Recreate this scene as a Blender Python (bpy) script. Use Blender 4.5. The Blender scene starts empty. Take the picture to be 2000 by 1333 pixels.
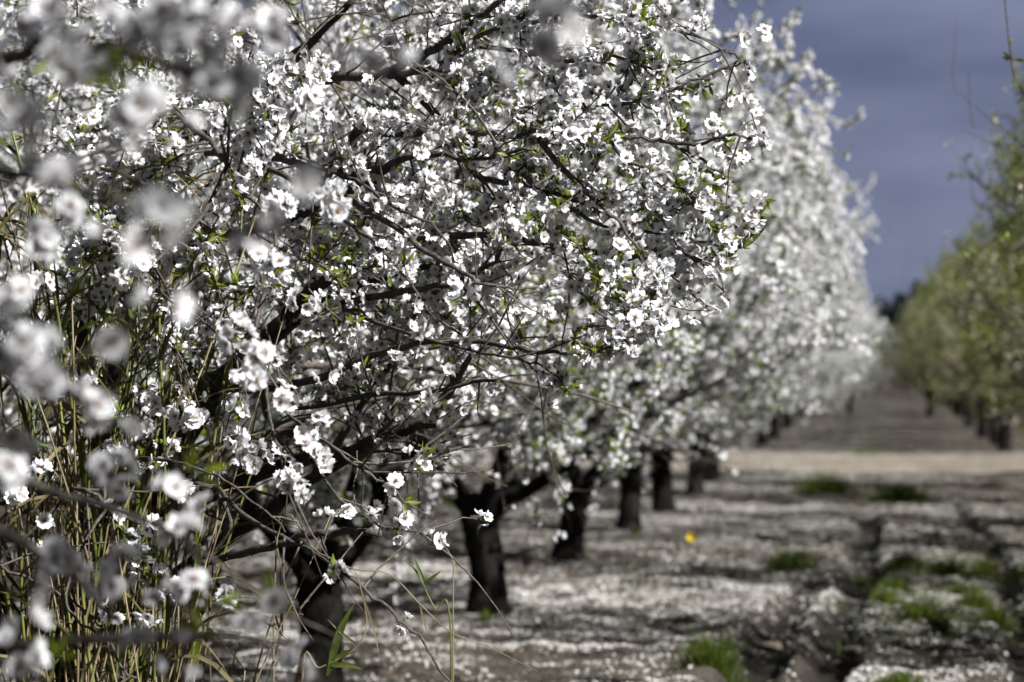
import bpy, math, random
import numpy as np
from mathutils import Vector, Matrix, Euler

# ------------------------------------------------------------------ camera, sky, sun, exposure
scene = bpy.context.scene
R = math.radians
FPX = 5700.0                     # focal length in pixels of the 2000 px wide photograph
CAM = np.array([0.0, 0.0, 1.5])
YAW, PITCH = math.atan(719 / FPX), math.atan(74 / FPX)
cam_data = bpy.data.cameras.new('camera')
cam = bpy.data.objects.new('camera', cam_data)
scene.collection.objects.link(cam)
scene.camera = cam
cam.location = CAM
cam.rotation_euler = (R(90) + PITCH, 0, YAW)
cam_data.sensor_width = 36.0
cam_data.lens = FPX * 36 / 2000
cam_data.clip_start, cam_data.clip_end = 0.1, 3000
cam_data.dof.use_dof = True
cam_data.dof.focus_distance = 7.5
cam_data.dof.aperture_fstop = 3.7
cam_data.dof.aperture_blades = 9
CM = np.array(Euler(cam.rotation_euler).to_matrix())

SUN_EL, SUN_AZ = 36.0, 120.0     # degrees; azimuth clockwise from +Y (the rows run along +Y)
sun_data = bpy.data.lights.new('sun', 'SUN')
sun = bpy.data.objects.new('sun', sun_data)
scene.collection.objects.link(sun)
sun_data.energy = 5.0
sun_data.angle = R(0.5)
sun_data.color = (1.0, 0.985, 0.955)
sd = Vector((math.sin(R(SUN_AZ)) * math.cos(R(SUN_EL)), math.cos(R(SUN_AZ)) * math.cos(R(SUN_EL)), math.sin(R(SUN_EL))))
sun.rotation_euler = (-sd).to_track_quat('-Z', 'Y').to_euler()
sun.location = sd * 60

scene.view_settings.view_transform = 'Standard'
scene.view_settings.look = 'None'
scene.view_settings.exposure = 1.2
scene.view_settings.gamma = 1.0
scene.render.engine = 'CYCLES'
scene.cycles.use_denoising = True
scene.cycles.max_bounces = 7
scene.cycles.diffuse_bounces = 1
scene.cycles.transmission_bounces = 3
scene.cycles.sample_clamp_indirect = 4.0

world = bpy.data.worlds.new('World')
scene.world = world
world.use_nodes = True
wn, wl = world.node_tree.nodes, world.node_tree.links
wn.clear()
wout = wn.new('ShaderNodeOutputWorld')
bg = wn.new('ShaderNodeBackground')
bg.inputs['Strength'].default_value = 0.1
sky = wn.new('ShaderNodeTexSky')
sky.sky_type = 'NISHITA'
sky.sun_disc = False
sky.sun_elevation, sky.sun_rotation = R(SUN_EL), R(SUN_AZ)
tc = wn.new('ShaderNodeTexCoord')
mp = wn.new('ShaderNodeMapping')
mp.inputs['Scale'].default_value = (3.0, 3.0, 11.0)
nz = wn.new('ShaderNodeTexNoise')
nz.inputs['Scale'].default_value = 3.0
nz.inputs['Detail'].default_value = 4.0
nz.inputs['Roughness'].default_value = 0.45
cr = wn.new('ShaderNodeValToRGB')                # the storm cloud bank ahead
cr.color_ramp.elements[0].position = 0.32
cr.color_ramp.elements[0].color = (0.045, 0.053, 0.095, 1)
cr.color_ramp.elements[1].position = 0.68
cr.color_ramp.elements[1].color = (0.090, 0.101, 0.156, 1)
up = wn.new('ShaderNodeSeparateXYZ')
ov = wn.new('ShaderNodeMapRange')                # overhead: unseen neutral grey, kept dark to hold the fill light down
ov.inputs['From Min'].default_value, ov.inputs['From Max'].default_value = 0.2, 0.55
mixa = wn.new('ShaderNodeMix'); mixa.data_type = 'RGBA'
mixa.inputs['B'].default_value = (0.021, 0.021, 0.0235, 1)
scl = wn.new('ShaderNodeMix'); scl.data_type = 'RGBA'; scl.blend_type = 'MULTIPLY'
scl.inputs['Factor'].default_value = 1.0
scl.inputs['B'].default_value = (10, 10, 10, 1)
mixb = wn.new('ShaderNodeMix'); mixb.data_type = 'RGBA'
mixb.inputs['Factor'].default_value = 0.98       # how much of the blue sky the cloud covers
wl.new(tc.outputs['Generated'], mp.inputs['Vector'])
wl.new(mp.outputs['Vector'], nz.inputs['Vector'])
wl.new(nz.outputs['Fac'], cr.inputs['Fac'])
wl.new(tc.outputs['Generated'], up.inputs[0])
wl.new(up.outputs['Z'], ov.inputs['Value'])
fwd = wn.new('ShaderNodeMapRange')               # the bank fills the sky beyond the rows; elsewhere, unseen, an added dark grey cuts the fill
fwd.inputs['From Min'].default_value, fwd.inputs['From Max'].default_value = 0.75, 0.3
mxm = wn.new('ShaderNodeMath'); mxm.operation = 'MAXIMUM'
wl.new(up.outputs['Y'], fwd.inputs['Value'])
wl.new(fwd.outputs['Result'], mxm.inputs[0]); wl.new(ov.outputs['Result'], mxm.inputs[1])
wl.new(mxm.outputs[0], mixa.inputs['Factor'])
wl.new(cr.outputs['Color'], mixa.inputs['A'])
wl.new(mixa.outputs['Result'], scl.inputs['A'])
wl.new(sky.outputs['Color'], mixb.inputs['A'])
wl.new(scl.outputs['Result'], mixb.inputs['B'])
wl.new(mixb.outputs['Result'], bg.inputs['Color'])
wl.new(bg.outputs['Background'], wout.inputs['Surface'])

# ------------------------------------------------------------------ helpers
def px(x, y, d):
    """the world point seen at photo pixel (x, y) at distance d along the row"""
    v = CM @ np.array([(x - 1000) / FPX, (666.5 - y) / FPX, -1.0])
    return CAM + v * (d / v[1])

def pxg(x, y):
    """the point of the level ground seen at photo pixel (x, y)"""
    v = CM @ np.array([(x - 1000) / FPX, (666.5 - y) / FPX, -1.0])
    return CAM + v * (-CAM[2] / v[2])

def rise(y):
    return 0.010 * np.maximum(0, y - 60.0)

def tag(o, label, cat, group=None, kind=None):
    if label: o['label'] = label
    if cat: o['category'] = cat
    if group: o['group'] = group
    if kind: o['kind'] = kind
    return o

def empty(name, loc, label, cat, group=None):
    o = bpy.data.objects.new(name, None)
    scene.collection.objects.link(o)
    o.location = [float(c) for c in loc]
    o.empty_display_size = 0.1
    return tag(o, label, cat, group)

def nrm(v):
    v = np.asarray(v, float)
    return v / (np.linalg.norm(v, axis=-1, keepdims=True) + 1e-12)

class Geo:
    """collects polygons and links them as ONE mesh object"""
    def __init__(s):
        s.V, s.Q, s.T, s.qm, s.tm, s.A, s.n = [], [], [], [], [], [], 0
    def add(s, V, Q=None, T=None, qm=0, tm=0, A=None):
        V = np.asarray(V, float).reshape(-1, 3)
        if Q is not None and len(Q):
            Q = np.asarray(Q, np.int64); s.Q.append(Q + s.n)
            s.qm.append(np.broadcast_to(np.asarray(qm), (len(Q),)))
        if T is not None and len(T):
            T = np.asarray(T, np.int64); s.T.append(T + s.n)
            s.tm.append(np.broadcast_to(np.asarray(tm), (len(T),)))
        s.V.append(V)
        s.A.append(np.broadcast_to(np.asarray(0.5 if A is None else A, float), (len(V),)))
        s.n += len(V)
    def mesh(s, name, mats, smooth=True, origin=(0, 0, 0)):
        me = bpy.data.meshes.new(name)
        V = np.concatenate(s.V) - np.asarray(origin, float)
        Q = np.concatenate(s.Q) if s.Q else np.zeros((0, 4), np.int64)
        T = np.concatenate(s.T) if s.T else np.zeros((0, 3), np.int64)
        mi = np.concatenate(([np.concatenate(s.qm)] if s.Q else []) + ([np.concatenate(s.tm)] if s.T else []))
        nf = len(Q) + len(T)
        me.vertices.add(len(V)); me.vertices.foreach_set('co', V.astype(np.float32).ravel())
        me.loops.add(4 * len(Q) + 3 * len(T))
        me.loops.foreach_set('vertex_index', np.concatenate([Q.ravel(), T.ravel()]).astype(np.int32))
        me.polygons.add(nf)
        st = np.concatenate([np.arange(len(Q)) * 4, 4 * len(Q) + np.arange(len(T)) * 3])
        me.polygons.foreach_set('loop_start', st.astype(np.int32))
        me.polygons.foreach_set('material_index', mi.astype(np.int32))
        me.polygons.foreach_set('use_smooth', np.full(nf, smooth))
        at = me.attributes.new('along', 'FLOAT', 'POINT')
        at.data.foreach_set('value', np.concatenate(s.A).astype(np.float32))
        me.update(calc_edges=True)
        for m in (mats if isinstance(mats, (list, tuple)) else [mats]): me.materials.append(m)
        return me
    def build(s, name, mats, parent=None, smooth=True):
        """vertices are given in world space; the mesh keeps its thing's base as origin"""
        org = np.array(parent.location) if parent is not None else np.zeros(3)
        o = bpy.data.objects.new(name, s.mesh(name, mats, smooth, org))
        scene.collection.objects.link(o)
        if parent is not None: o.parent = parent
        return o

def tube(geo, pts, rad, sides=6, mat=0, knob=0.0, rng=None, cap=True):
    P = np.asarray(pts, float); n = len(P)
    rad = np.broadcast_to(np.asarray(rad, float), (n,)).copy()
    t = nrm(np.gradient(P, axis=0))
    ref = np.array([0, 0, 1.0]) if abs(t[0, 2]) < 0.9 else np.array([1.0, 0, 0])
    a = nrm(np.cross(t[0], ref)); fr = [a]
    for i in range(1, n):
        a = a - t[i] * (a @ t[i]); a = a / (np.linalg.norm(a) + 1e-9); fr.append(a)
    Aa = np.array(fr); B = np.cross(t, Aa)
    th = np.linspace(0, 2 * np.pi, sides, endpoint=False)
    rr = rad[:, None] * np.ones((1, sides))
    if knob and rng is not None: rr = rr * (1 + knob * rng.standard_normal((n, sides)))
    V = P[:, None] + rr[..., None] * (np.cos(th)[None, :, None] * Aa[:, None] + np.sin(th)[None, :, None] * B[:, None])
    i = np.arange(n - 1)[:, None] * sides; j = np.arange(sides)[None]; k = (np.arange(sides) + 1)[None] % sides
    Q = np.stack([i + j, i + k, i + sides + k, i + sides + j], -1).reshape(-1, 4)
    V = V.reshape(-1, 3); T = None
    if cap:
        V = np.vstack([V, P[-1] + t[-1] * rad[-1] * 0.6]); b = (n - 1) * sides
        T = np.stack([b + np.arange(sides), b + (np.arange(sides) + 1) % sides, np.full(sides, n * sides)], -1)
    geo.add(V, Q, T, mat, mat)

def spline(pts, n):
    """Catmull-Rom through pts, n samples"""
    P = np.asarray(pts, float)
    if len(P) == 2: return P[0] + (P[1] - P[0]) * np.linspace(0, 1, n)[:, None]
    E = np.vstack([2 * P[0] - P[1], P, 2 * P[-1] - P[-2]])
    s = np.linspace(0, len(P) - 1 - 1e-6, n); i = s.astype(int); u = (s - i)[:, None]
    p0, p1, p2, p3 = E[i], E[i + 1], E[i + 2], E[i + 3]
    return 0.5 * (2 * p1 + (p2 - p0) * u + (2 * p0 - 5 * p1 + 4 * p2 - p3) * u ** 2 + (3 * p1 - p0 - 3 * p2 + p3) * u ** 3)

def ribbon(geo, pts, width, side, mat=0, fold=0.25):
    """a blade: three vertices across, folded along its midrib"""
    P = np.asarray(pts, float); n = len(P)
    w = np.broadcast_to(np.asarray(width, float), (n,))
    t = nrm(np.gradient(P, axis=0)); s = nrm(np.cross(t, nrm(side)) + 1e-6); u = np.cross(s, t)
    V = np.stack([P - s * w[:, None] / 2 + u * (w * fold)[:, None], P, P + s * w[:, None] / 2 + u * (w * fold)[:, None]], 1).reshape(-1, 3)
    i = np.arange(n - 1) * 3
    Q = np.concatenate([np.stack([i, i + 1, i + 4, i + 3], -1), np.stack([i + 1, i + 2, i + 5, i + 4], -1)])
    geo.add(V, Q, qm=mat, A=np.repeat(np.linspace(0, 1, n), 3))

# ------------------------------------------------------------------ materials
def new_mat(name):
    m = bpy.data.materials.new(name); m.use_nodes = True
    n = m.node_tree.nodes; n.clear()
    return m, n, m.node_tree.links, n.new('ShaderNodeOutputMaterial')

def leafy(name, base, tip, translucent=0.45, rough=0.6, var=0.25, scale=18.0, spec=0.25, vary_hue=None):
    """thin petal or leaf: colour runs from base to tip, partly translucent"""
    m, n, l, out = new_mat(name)
    at = n.new('ShaderNodeAttribute'); at.attribute_name = 'along'
    ramp = n.new('ShaderNodeValToRGB')
    ramp.color_ramp.elements[0].position, ramp.color_ramp.elements[1].position = 0.05, 0.5
    ramp.color_ramp.elements[0].color, ramp.color_ramp.elements[1].color = (*base, 1), (*tip, 1)
    l.new(at.outputs['Fac'], ramp.inputs['Fac'])
    ge = n.new('ShaderNodeNewGeometry')
    tn = n.new('ShaderNodeTexNoise'); tn.inputs['Scale'].default_value = scale
    l.new(ge.outputs['Position'], tn.inputs['Vector'])
    mr = n.new('ShaderNodeMapRange')
    mr.inputs['From Min'].default_value, mr.inputs['From Max'].default_value = 0.3, 0.7
    mr.inputs['To Min'].default_value, mr.inputs['To Max'].default_value = 1 - var, 1 + var * 0.4
    l.new(tn.outputs['Fac'], mr.inputs['Value'])
    mu = n.new('ShaderNodeMix'); mu.data_type = 'RGBA'; mu.blend_type = 'MULTIPLY'; mu.inputs['Factor'].default_value = 1
    l.new(ramp.outputs['Color'], mu.inputs['A']); l.new(mr.outputs['Result'], mu.inputs['B'])
    col = mu.outputs['Result']
    if vary_hue:
        t2 = n.new('ShaderNodeTexNoise'); t2.inputs['Scale'].default_value = 3.0
        l.new(ge.outputs['Position'], t2.inputs['Vector'])
        m2 = n.new('ShaderNodeMapRange'); m2.inputs['From Min'].default_value, m2.inputs['From Max'].default_value = 0.42, 0.62
        l.new(t2.outputs['Fac'], m2.inputs['Value'])
        mx = n.new('ShaderNodeMix'); mx.data_type = 'RGBA'; mx.inputs['B'].default_value = (*vary_hue, 1)
        l.new(m2.outputs['Result'], mx.inputs['Factor']); l.new(col, mx.inputs['A']); col = mx.outputs['Result']
    pb = n.new('ShaderNodeBsdfPrincipled'); pb.inputs['Roughness'].default_value = rough
    pb.inputs['Specular IOR Level'].default_value = spec
    tr = n.new('ShaderNodeBsdfTranslucent')
    l.new(col, pb.inputs['Base Color']); l.new(col, tr.inputs['Color'])
    ms = n.new('ShaderNodeMixShader'); ms.inputs['Fac'].default_value = translucent
    l.new(pb.outputs[0], ms.inputs[1]); l.new(tr.outputs[0], ms.inputs[2]); l.new(ms.outputs[0], out.inputs['Surface'])
    return m

def rough_mat(name, c1, c2, scale=20.0, rough=0.85, bump=0.3, stretch=(1, 1, 1), spec=0.2, detail=6.0):
    m, n, l, out = new_mat(name)
    t = n.new('ShaderNodeTexCoord'); mpn = n.new('ShaderNodeMapping'); mpn.inputs['Scale'].default_value = stretch
    tn = n.new('ShaderNodeTexNoise'); tn.inputs['Scale'].default_value = scale; tn.inputs['Detail'].default_value = detail
    tn.inputs['Roughness'].default_value = 0.65
    ramp = n.new('ShaderNodeValToRGB')
    ramp.color_ramp.elements[0].position, ramp.color_ramp.elements[1].position = 0.35, 0.68
    ramp.color_ramp.elements[0].color, ramp.color_ramp.elements[1].color = (*c1, 1), (*c2, 1)
    pb = n.new('ShaderNodeBsdfPrincipled'); pb.inputs['Roughness'].default_value = rough
    pb.inputs['Specular IOR Level'].default_value = spec
    bm = n.new('ShaderNodeBump'); bm.inputs['Strength'].default_value = bump; bm.inputs['Distance'].default_value = 0.02
    l.new(t.outputs['Object'], mpn.inputs['Vector']); l.new(mpn.outputs['Vector'], tn.inputs['Vector'])
    l.new(tn.outputs['Fac'], ramp.inputs['Fac']); l.new(ramp.outputs['Color'], pb.inputs['Base Color'])
    l.new(tn.outputs['Fac'], bm.inputs['Height']); l.new(bm.outputs['Normal'], pb.inputs['Normal'])
    l.new(pb.outputs[0], out.inputs['Surface'])
    return m

M_PETAL = leafy('white petal', (0.40, 0.27, 0.31), (0.845, 0.85, 0.872), 0.42, 0.55, 0.06, 60)
M_FALLEN = leafy('wilting fallen petal', (0.52, 0.47, 0.41), (0.68, 0.66, 0.63), 0.25, 0.7, 0.35, 1.5)
M_CREAM = leafy('faded cream petal', (0.55, 0.38, 0.30), (0.74, 0.68, 0.56), 0.42, 0.6, 0.12, 60)
M_STAMEN = rough_mat('stamen', (0.06, 0.03, 0.025), (0.10, 0.055, 0.04), 200, 0.7, 0)
M_ANTHER = rough_mat('anther', (0.13, 0.085, 0.03), (0.40, 0.29, 0.10), 200, 0.7, 0)
M_CALYX = rough_mat('calyx', (0.05, 0.022, 0.02), (0.09, 0.05, 0.03), 200, 0.7, 0)
M_LEAF = leafy('young almond leaf', (0.11, 0.15, 0.009), (0.16, 0.205, 0.011), 0.48, 0.45, 0.35, 25, 0.4)
M_GREEN = leafy('grown almond leaf', (0.09, 0.135, 0.012), (0.14, 0.188, 0.016), 0.48, 0.5, 0.4, 9, 0.35, vary_hue=(0.21, 0.24, 0.026))
M_BARK = rough_mat('old bark', (0.003, 0.0028, 0.0026), (0.020, 0.018, 0.0155), 26, 0.95, 1.0, (1, 1, 0.3), 0.1)
M_BRANCH = rough_mat('branch bark', (0.035, 0.031, 0.029), (0.12, 0.108, 0.098), 60, 0.8, 0.5)
M_TWIG = rough_mat('twig bark', (0.045, 0.036, 0.03), (0.15, 0.13, 0.11), 80, 0.75, 0.3)
M_CUT = rough_mat('bare wood', (0.34, 0.27, 0.20), (0.50, 0.42, 0.32), 60, 0.8, 0.2)
M_REED = leafy('green reed blade', (0.040, 0.058, 0.008), (0.072, 0.095, 0.013), 0.32, 0.45, 0.4, 8, 0.4)
M_CANE = rough_mat('green cane', (0.055, 0.068, 0.010), (0.125, 0.135, 0.022), 14, 0.45, 0.1, (1, 1, 0.15), 0.4)
M_DRY = leafy('dry reed blade', (0.13, 0.105, 0.055), (0.17, 0.138, 0.072), 0.3, 0.65, 0.45, 10, 0.25)
M_STRAW = rough_mat('dry cane', (0.10, 0.078, 0.045), (0.26, 0.215, 0.13), 18, 0.6, 0.1, (1, 1, 0.12), 0.3)
M_GRASS = leafy('grass blade', (0.042, 0.060, 0.008), (0.080, 0.112, 0.012), 0.36, 0.5, 0.5, 12, 0.35)
M_YELLOW = leafy('yellow petal', (0.6, 0.38, 0.01), (0.75, 0.55, 0.02), 0.35)
M_FARTREE = leafy('far evergreen leaf', (0.02, 0.03, 0.03), (0.035, 0.05, 0.05), 0.2, 0.7, 0.4, 2)
M_ROCK = rough_mat('dark clod', (0.03, 0.027, 0.024), (0.09, 0.08, 0.07), 9, 0.95, 0.8)
M_CLOD = rough_mat('dry clod', (0.06, 0.05, 0.04), (0.17, 0.145, 0.115), 14, 0.95, 0.8)
M_LIMB = rough_mat('grey limb bark', (0.018, 0.017, 0.016), (0.072, 0.067, 0.062), 34, 0.85, 0.8, (1, 1, 0.4))
M_PALE = rough_mat('pale stone', (0.52, 0.52, 0.53), (0.72, 0.72, 0.73), 12, 0.8, 0.3)
M_TRACK = rough_mat('dirt track soil', (0.075, 0.065, 0.052), (0.27, 0.236, 0.19), 2.4, 0.95, 0.8, (0.6, 1.6, 1))

def ground_mat():
    m, n, l, out = new_mat('orchard soil')
    t = n.new('ShaderNodeTexCoord')
    def noise(s, d, r=0.6):
        k = n.new('ShaderNodeTexNoise'); k.inputs['Scale'].default_value = s; k.inputs['Detail'].default_value = d
        k.inputs['Roughness'].default_value = r; l.new(t.outputs['Object'], k.inputs['Vector']); return k
    big, mid, fine = noise(0.9, 4), noise(9, 6), noise(70, 3, 0.7)
    r1 = n.new('ShaderNodeValToRGB')
    r1.color_ramp.elements[0].position, r1.color_ramp.elements[1].position = 0.36, 0.66
    r1.color_ramp.elements[0].color, r1.color_ramp.elements[1].color = (0.010, 0.0085, 0.007, 1), (0.068, 0.055, 0.041, 1)
    l.new(mid.outputs['Fac'], r1.inputs['Fac'])
    r2 = n.new('ShaderNodeMapRange'); r2.inputs['From Min'].default_value, r2.inputs['From Max'].default_value = 0.57, 0.63
    l.new(fine.outputs['Fac'], r2.inputs['Value'])
    r3 = n.new('ShaderNodeMapRange'); r3.inputs['From Min'].default_value, r3.inputs['From Max'].default_value = 0.3, 0.6
    r3.inputs['To Min'].default_value, r3.inputs['To Max'].default_value = 0.05, 0.7
    l.new(big.outputs['Fac'], r3.inputs['Value'])
    mu = n.new('ShaderNodeMath'); mu.operation = 'MULTIPLY'
    l.new(r2.outputs['Result'], mu.inputs[0]); l.new(r3.outputs['Result'], mu.inputs[1])
    mx = n.new('ShaderNodeMix'); mx.data_type = 'RGBA'; mx.inputs['B'].default_value = (0.38, 0.36, 0.335, 1)   # flakes of old petals
    at = n.new('ShaderNodeAttribute'); at.attribute_name = 'along'   # bare dark soil in the ruts: no flakes, darkness also paints in their shade
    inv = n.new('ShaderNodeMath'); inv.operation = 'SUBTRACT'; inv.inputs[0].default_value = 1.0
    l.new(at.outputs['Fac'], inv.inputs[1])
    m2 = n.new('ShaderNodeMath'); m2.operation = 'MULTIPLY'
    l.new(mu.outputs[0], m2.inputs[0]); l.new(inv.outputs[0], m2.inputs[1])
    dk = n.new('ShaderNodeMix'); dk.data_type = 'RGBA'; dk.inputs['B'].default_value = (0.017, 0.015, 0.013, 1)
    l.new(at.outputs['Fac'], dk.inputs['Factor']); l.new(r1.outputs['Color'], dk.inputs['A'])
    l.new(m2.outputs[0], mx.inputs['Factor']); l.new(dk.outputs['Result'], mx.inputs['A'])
    pb = n.new('ShaderNodeBsdfPrincipled'); pb.inputs['Roughness'].default_value = 0.95
    pb.inputs['Specular IOR Level'].default_value = 0.1
    bm = n.new('ShaderNodeBump'); bm.inputs['Strength'].default_value = 0.9; bm.inputs['Distance'].default_value = 0.03
    l.new(mid.outputs['Fac'], bm.inputs['Height']); l.new(bm.outputs['Normal'], pb.inputs['Normal'])
    l.new(mx.outputs['Result'], pb.inputs['Base Color']); l.new(pb.outputs[0], out.inputs['Surface'])
    return m
M_GROUND = ground_mat()

# ------------------------------------------------------------------ flower and leaf templates (unit: metres)
def flower_hi(rng):
    g = Geo(); L = 0.0212
    cup = rng.choice([0.12, 0.3, 0.45, 0.6, 0.75, 1.15]) + rng.normal(0, 0.05)
    for k in range(5):
        a = 2 * np.pi * k / 5 + rng.normal(0, 0.07)
        us = np.array([0.10, 0.38, 0.72, 1.0]); ws = np.array([0.16, 0.72, 1.0, 0.62]) * 0.0103 * rng.uniform(0.9, 1.1)
        el = cup + rng.normal(0, 0.16); V = []
        for u, w in zip(us, ws):
            r = u * L * rng.uniform(0.96, 1.04)
            for s in (-1, 0, 1):
                rad = r - (0.0026 if (u == 1.0 and s == 0) else 0) - (0.0022 if (u == 1.0 and s) else 0) * rng.uniform(0, 0.6)
                z = rad * math.sin(el) * (0.45 + 0.55 * u) + abs(s) * 0.0018 * (1 + u) + rng.normal(0, 0.0007) - 0.003 * u * u
                x = rad * math.cos(el)
                V.append((x * math.cos(a) - s * w * math.sin(a), x * math.sin(a) + s * w * math.cos(a), z))
        i = np.arange(3)[:, None] * 3 + np.arange(2)[None]
        Q = np.stack([i, i + 1, i + 4, i + 3], -1).reshape(-1, 4)
        g.add(V, Q, qm=0, A=np.repeat(us, 3))
    th = np.linspace(0, 2 * np.pi, 6, endpoint=False)      # calyx cup behind the petals
    V = np.concatenate([np.stack([np.cos(th) * 0.0036, np.sin(th) * 0.0036, np.full(6, 0.0012)], -1),
                        np.stack([np.cos(th) * 0.0018, np.sin(th) * 0.0018, np.full(6, -0.005)], -1), [[0, 0, 0.0018]]])
    j = np.arange(6); k = (j + 1) % 6
    g.add(V, np.stack([j + 6, k + 6, k, j], -1), np.stack([j, k, np.full(6, 12)], -1), 2, 2)
    for q in range(13):
        a = rng.uniform(0, 6.28); tilt = rng.uniform(0.1, 0.75); h = rng.uniform(0.007, 0.0115)
        d = np.array([math.cos(a) * math.sin(tilt), math.sin(a) * math.sin(tilt), math.cos(tilt)])
        s = nrm(np.cross(d, [math.sin(a * 3), math.cos(a * 3), 0.3])); b = d * 0.001
        g.add([b - s * 3.5e-4, b + s * 3.5e-4, d * h + s * 2.5e-4, d * h - s * 2.5e-4], [[0, 1, 2, 3]], qm=1)
        u = np.cross(s, d); c = d * h; e = 0.0010
        g.add([c - s * e, c + u * e, c + s * e, c - u * e], [[0, 1, 2, 3]], qm=3)
    return np.concatenate(g.V), np.concatenate(g.Q), np.concatenate(g.T), np.concatenate(g.qm), np.concatenate(g.tm), np.concatenate(g.A)

def flower_lo(rng, center=True):
    g = Geo(); L = 0.0212; cup = rng.uniform(0.15, 0.75)
    for k in range(5):
        a = 2 * np.pi * k / 5 + rng.normal(0, 0.1); el = cup + rng.normal(0, 0.2); V = []
        for u, s in ((0.1, 0), (0.7, -1), (0.7, 1), (1, -0.55), (1, 0.55), (0.88, 0)):
            r = u * L; z = r * math.sin(el) + abs(s) * 0.002; x = r * math.cos(el); w = 0.0105 * s
            V.append((x * math.cos(a) - w * math.sin(a), x * math.sin(a) + w * math.cos(a), z))
        g.add(V, [[0, 2, 4, 5], [0, 5, 3, 1]], qm=0, A=[0.1, 0.7, 0.7, 1, 1, 0.88])
    c = 0.0036
    g.add([(c, 0, 0.003), (0, c, 0.003), (-c, 0, 0.003), (0, -c, 0.003)], [[0, 1, 2, 3]], qm=1)
    g.add([(c, 0, -0.002), (0, c, -0.002), (-c, 0, -0.002), (0, -c, -0.002)], [[0, 1, 2, 3]], qm=2)
    e = 0.0042
    for q in range(3):
        a = q * 2.1 + 0.4; V = [(math.cos(a + b) * 0.0012 + math.cos(a) * e, math.sin(a + b) * 0.0012 + math.sin(a) * e, 0.009) for b in (0, 1.57, 3.14, 4.71)]
        g.add(V, [[0, 1, 2, 3]], qm=3)
    return np.concatenate(g.V), np.concatenate(g.Q), None, np.concatenate(g.qm), None, np.concatenate(g.A)

def leaf_tpl(rng, L=0.035, W=0.011):
    """base at the origin, growing along +z, folded and arched"""
    g = Geo(); bend = rng.uniform(0.1, 0.6)
    rows = [(0.0, 0.12), (0.33, 0.9), (0.66, 0.85), (1.0, 0.08)]; V = []
    for u, w in rows:
        y = bend * L * u * u * 0.6
        V += [(-W * w / 2, y - 0.12 * W * w, u * L), (0, y + 0.12 * W * w, u * L), (W * w / 2, y - 0.12 * W * w, u * L)]
    i = np.arange(3)[:, None] * 3 + np.arange(2)[None]
    g.add(V, np.stack([i, i + 1, i + 4, i + 3], -1).reshape(-1, 4), A=np.repeat([0, .33, .66, 1.0], 3))
    return np.concatenate(g.V), np.concatenate(g.Q), None, np.concatenate(g.qm), None, np.concatenate(g.A)

def leaf_lo(rng, L=0.035, W=0.013):
    g = Geo(); b = rng.uniform(0.05, 0.35) * L
    g.add([(0, 0, 0), (-W / 2, b * .3, L * .5), (0, b * .3 + .002, L * .5), (W / 2, b * .3, L * .5), (0, b, L)],
          [[0, 2, 4, 1], [0, 3, 4, 2]], A=[0, .5, .5, .5, 1])
    return np.concatenate(g.V), np.concatenate(g.Q), None, np.concatenate(g.qm), None, np.concatenate(g.A)

def frames(axis, rng):
    """rotation matrices whose third column is axis, with a random spin"""
    z = nrm(axis); r = rng.standard_normal(z.shape); x = nrm(np.cross(r, z)); y = np.cross(z, x)
    return np.stack([x, y, z], -1)

def scatter(geo, tpls, pos, axis, scale, rng, moff=0):
    pos = np.asarray(pos, float).reshape(-1, 3)
    if not len(pos): return
    axis = np.asarray(axis, float).reshape(-1, 3); scale = np.broadcast_to(scale, (len(pos),))
    which = rng.integers(0, len(tpls), len(pos)); F = frames(axis, rng)
    for k, (V, Q, T, qm, tm, A) in enumerate(tpls):
        s = np.where(which == k)[0]
        if not len(s): continue
        W = np.einsum('nij,vj->nvi', F[s], V) * scale[s][:, None, None] + pos[s][:, None]
        off = (np.arange(len(s)) * len(V))[:, None, None]
        geo.add(W.reshape(-1, 3), (Q[None] + off).reshape(-1, 4), None if T is None else (T[None] + off).reshape(-1, 3),
                np.tile(qm, len(s)) + moff, 0 if T is None else np.tile(tm, len(s)) + moff, np.tile(A, len(s)))

trng = np.random.default_rng(5)
HI = [flower_hi(trng) for _ in range(14)]
LO = [flower_lo(trng) for _ in range(6)]
LEAF = [leaf_tpl(trng) for _ in range(4)]
LEAFLO = [leaf_lo(trng) for _ in range(4)]
MATS_FL = [M_PETAL, M_STAMEN, M_CALYX, M_ANTHER]
MATS_CR = [M_CREAM, M_STAMEN, M_CALYX, M_ANTHER]

# ------------------------------------------------------------------ tree growth
def grow(rng, p, d, length, n, wob, lift=0.0, out=None, outw=0.0):
    """a wandering polyline; lift bends it up (or down), out pulls it along a direction"""
    P = [np.asarray(p, float)]; d = nrm(d); st = length / n
    for i in range(n):
        d = d + rng.standard_normal(3) * wob + np.array([0, 0, lift]) * st
        if out is not None: d = d + out * outw * st
        d = nrm(d); P.append(P[-1] + d * st)
    return np.array(P)

def lerp_at(P, t):
    s = t * (len(P) - 1); i = min(int(s), len(P) - 2)
    return P[i] + (P[i + 1] - P[i]) * (s - i), nrm(P[i + 1] - P[i])

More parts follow.
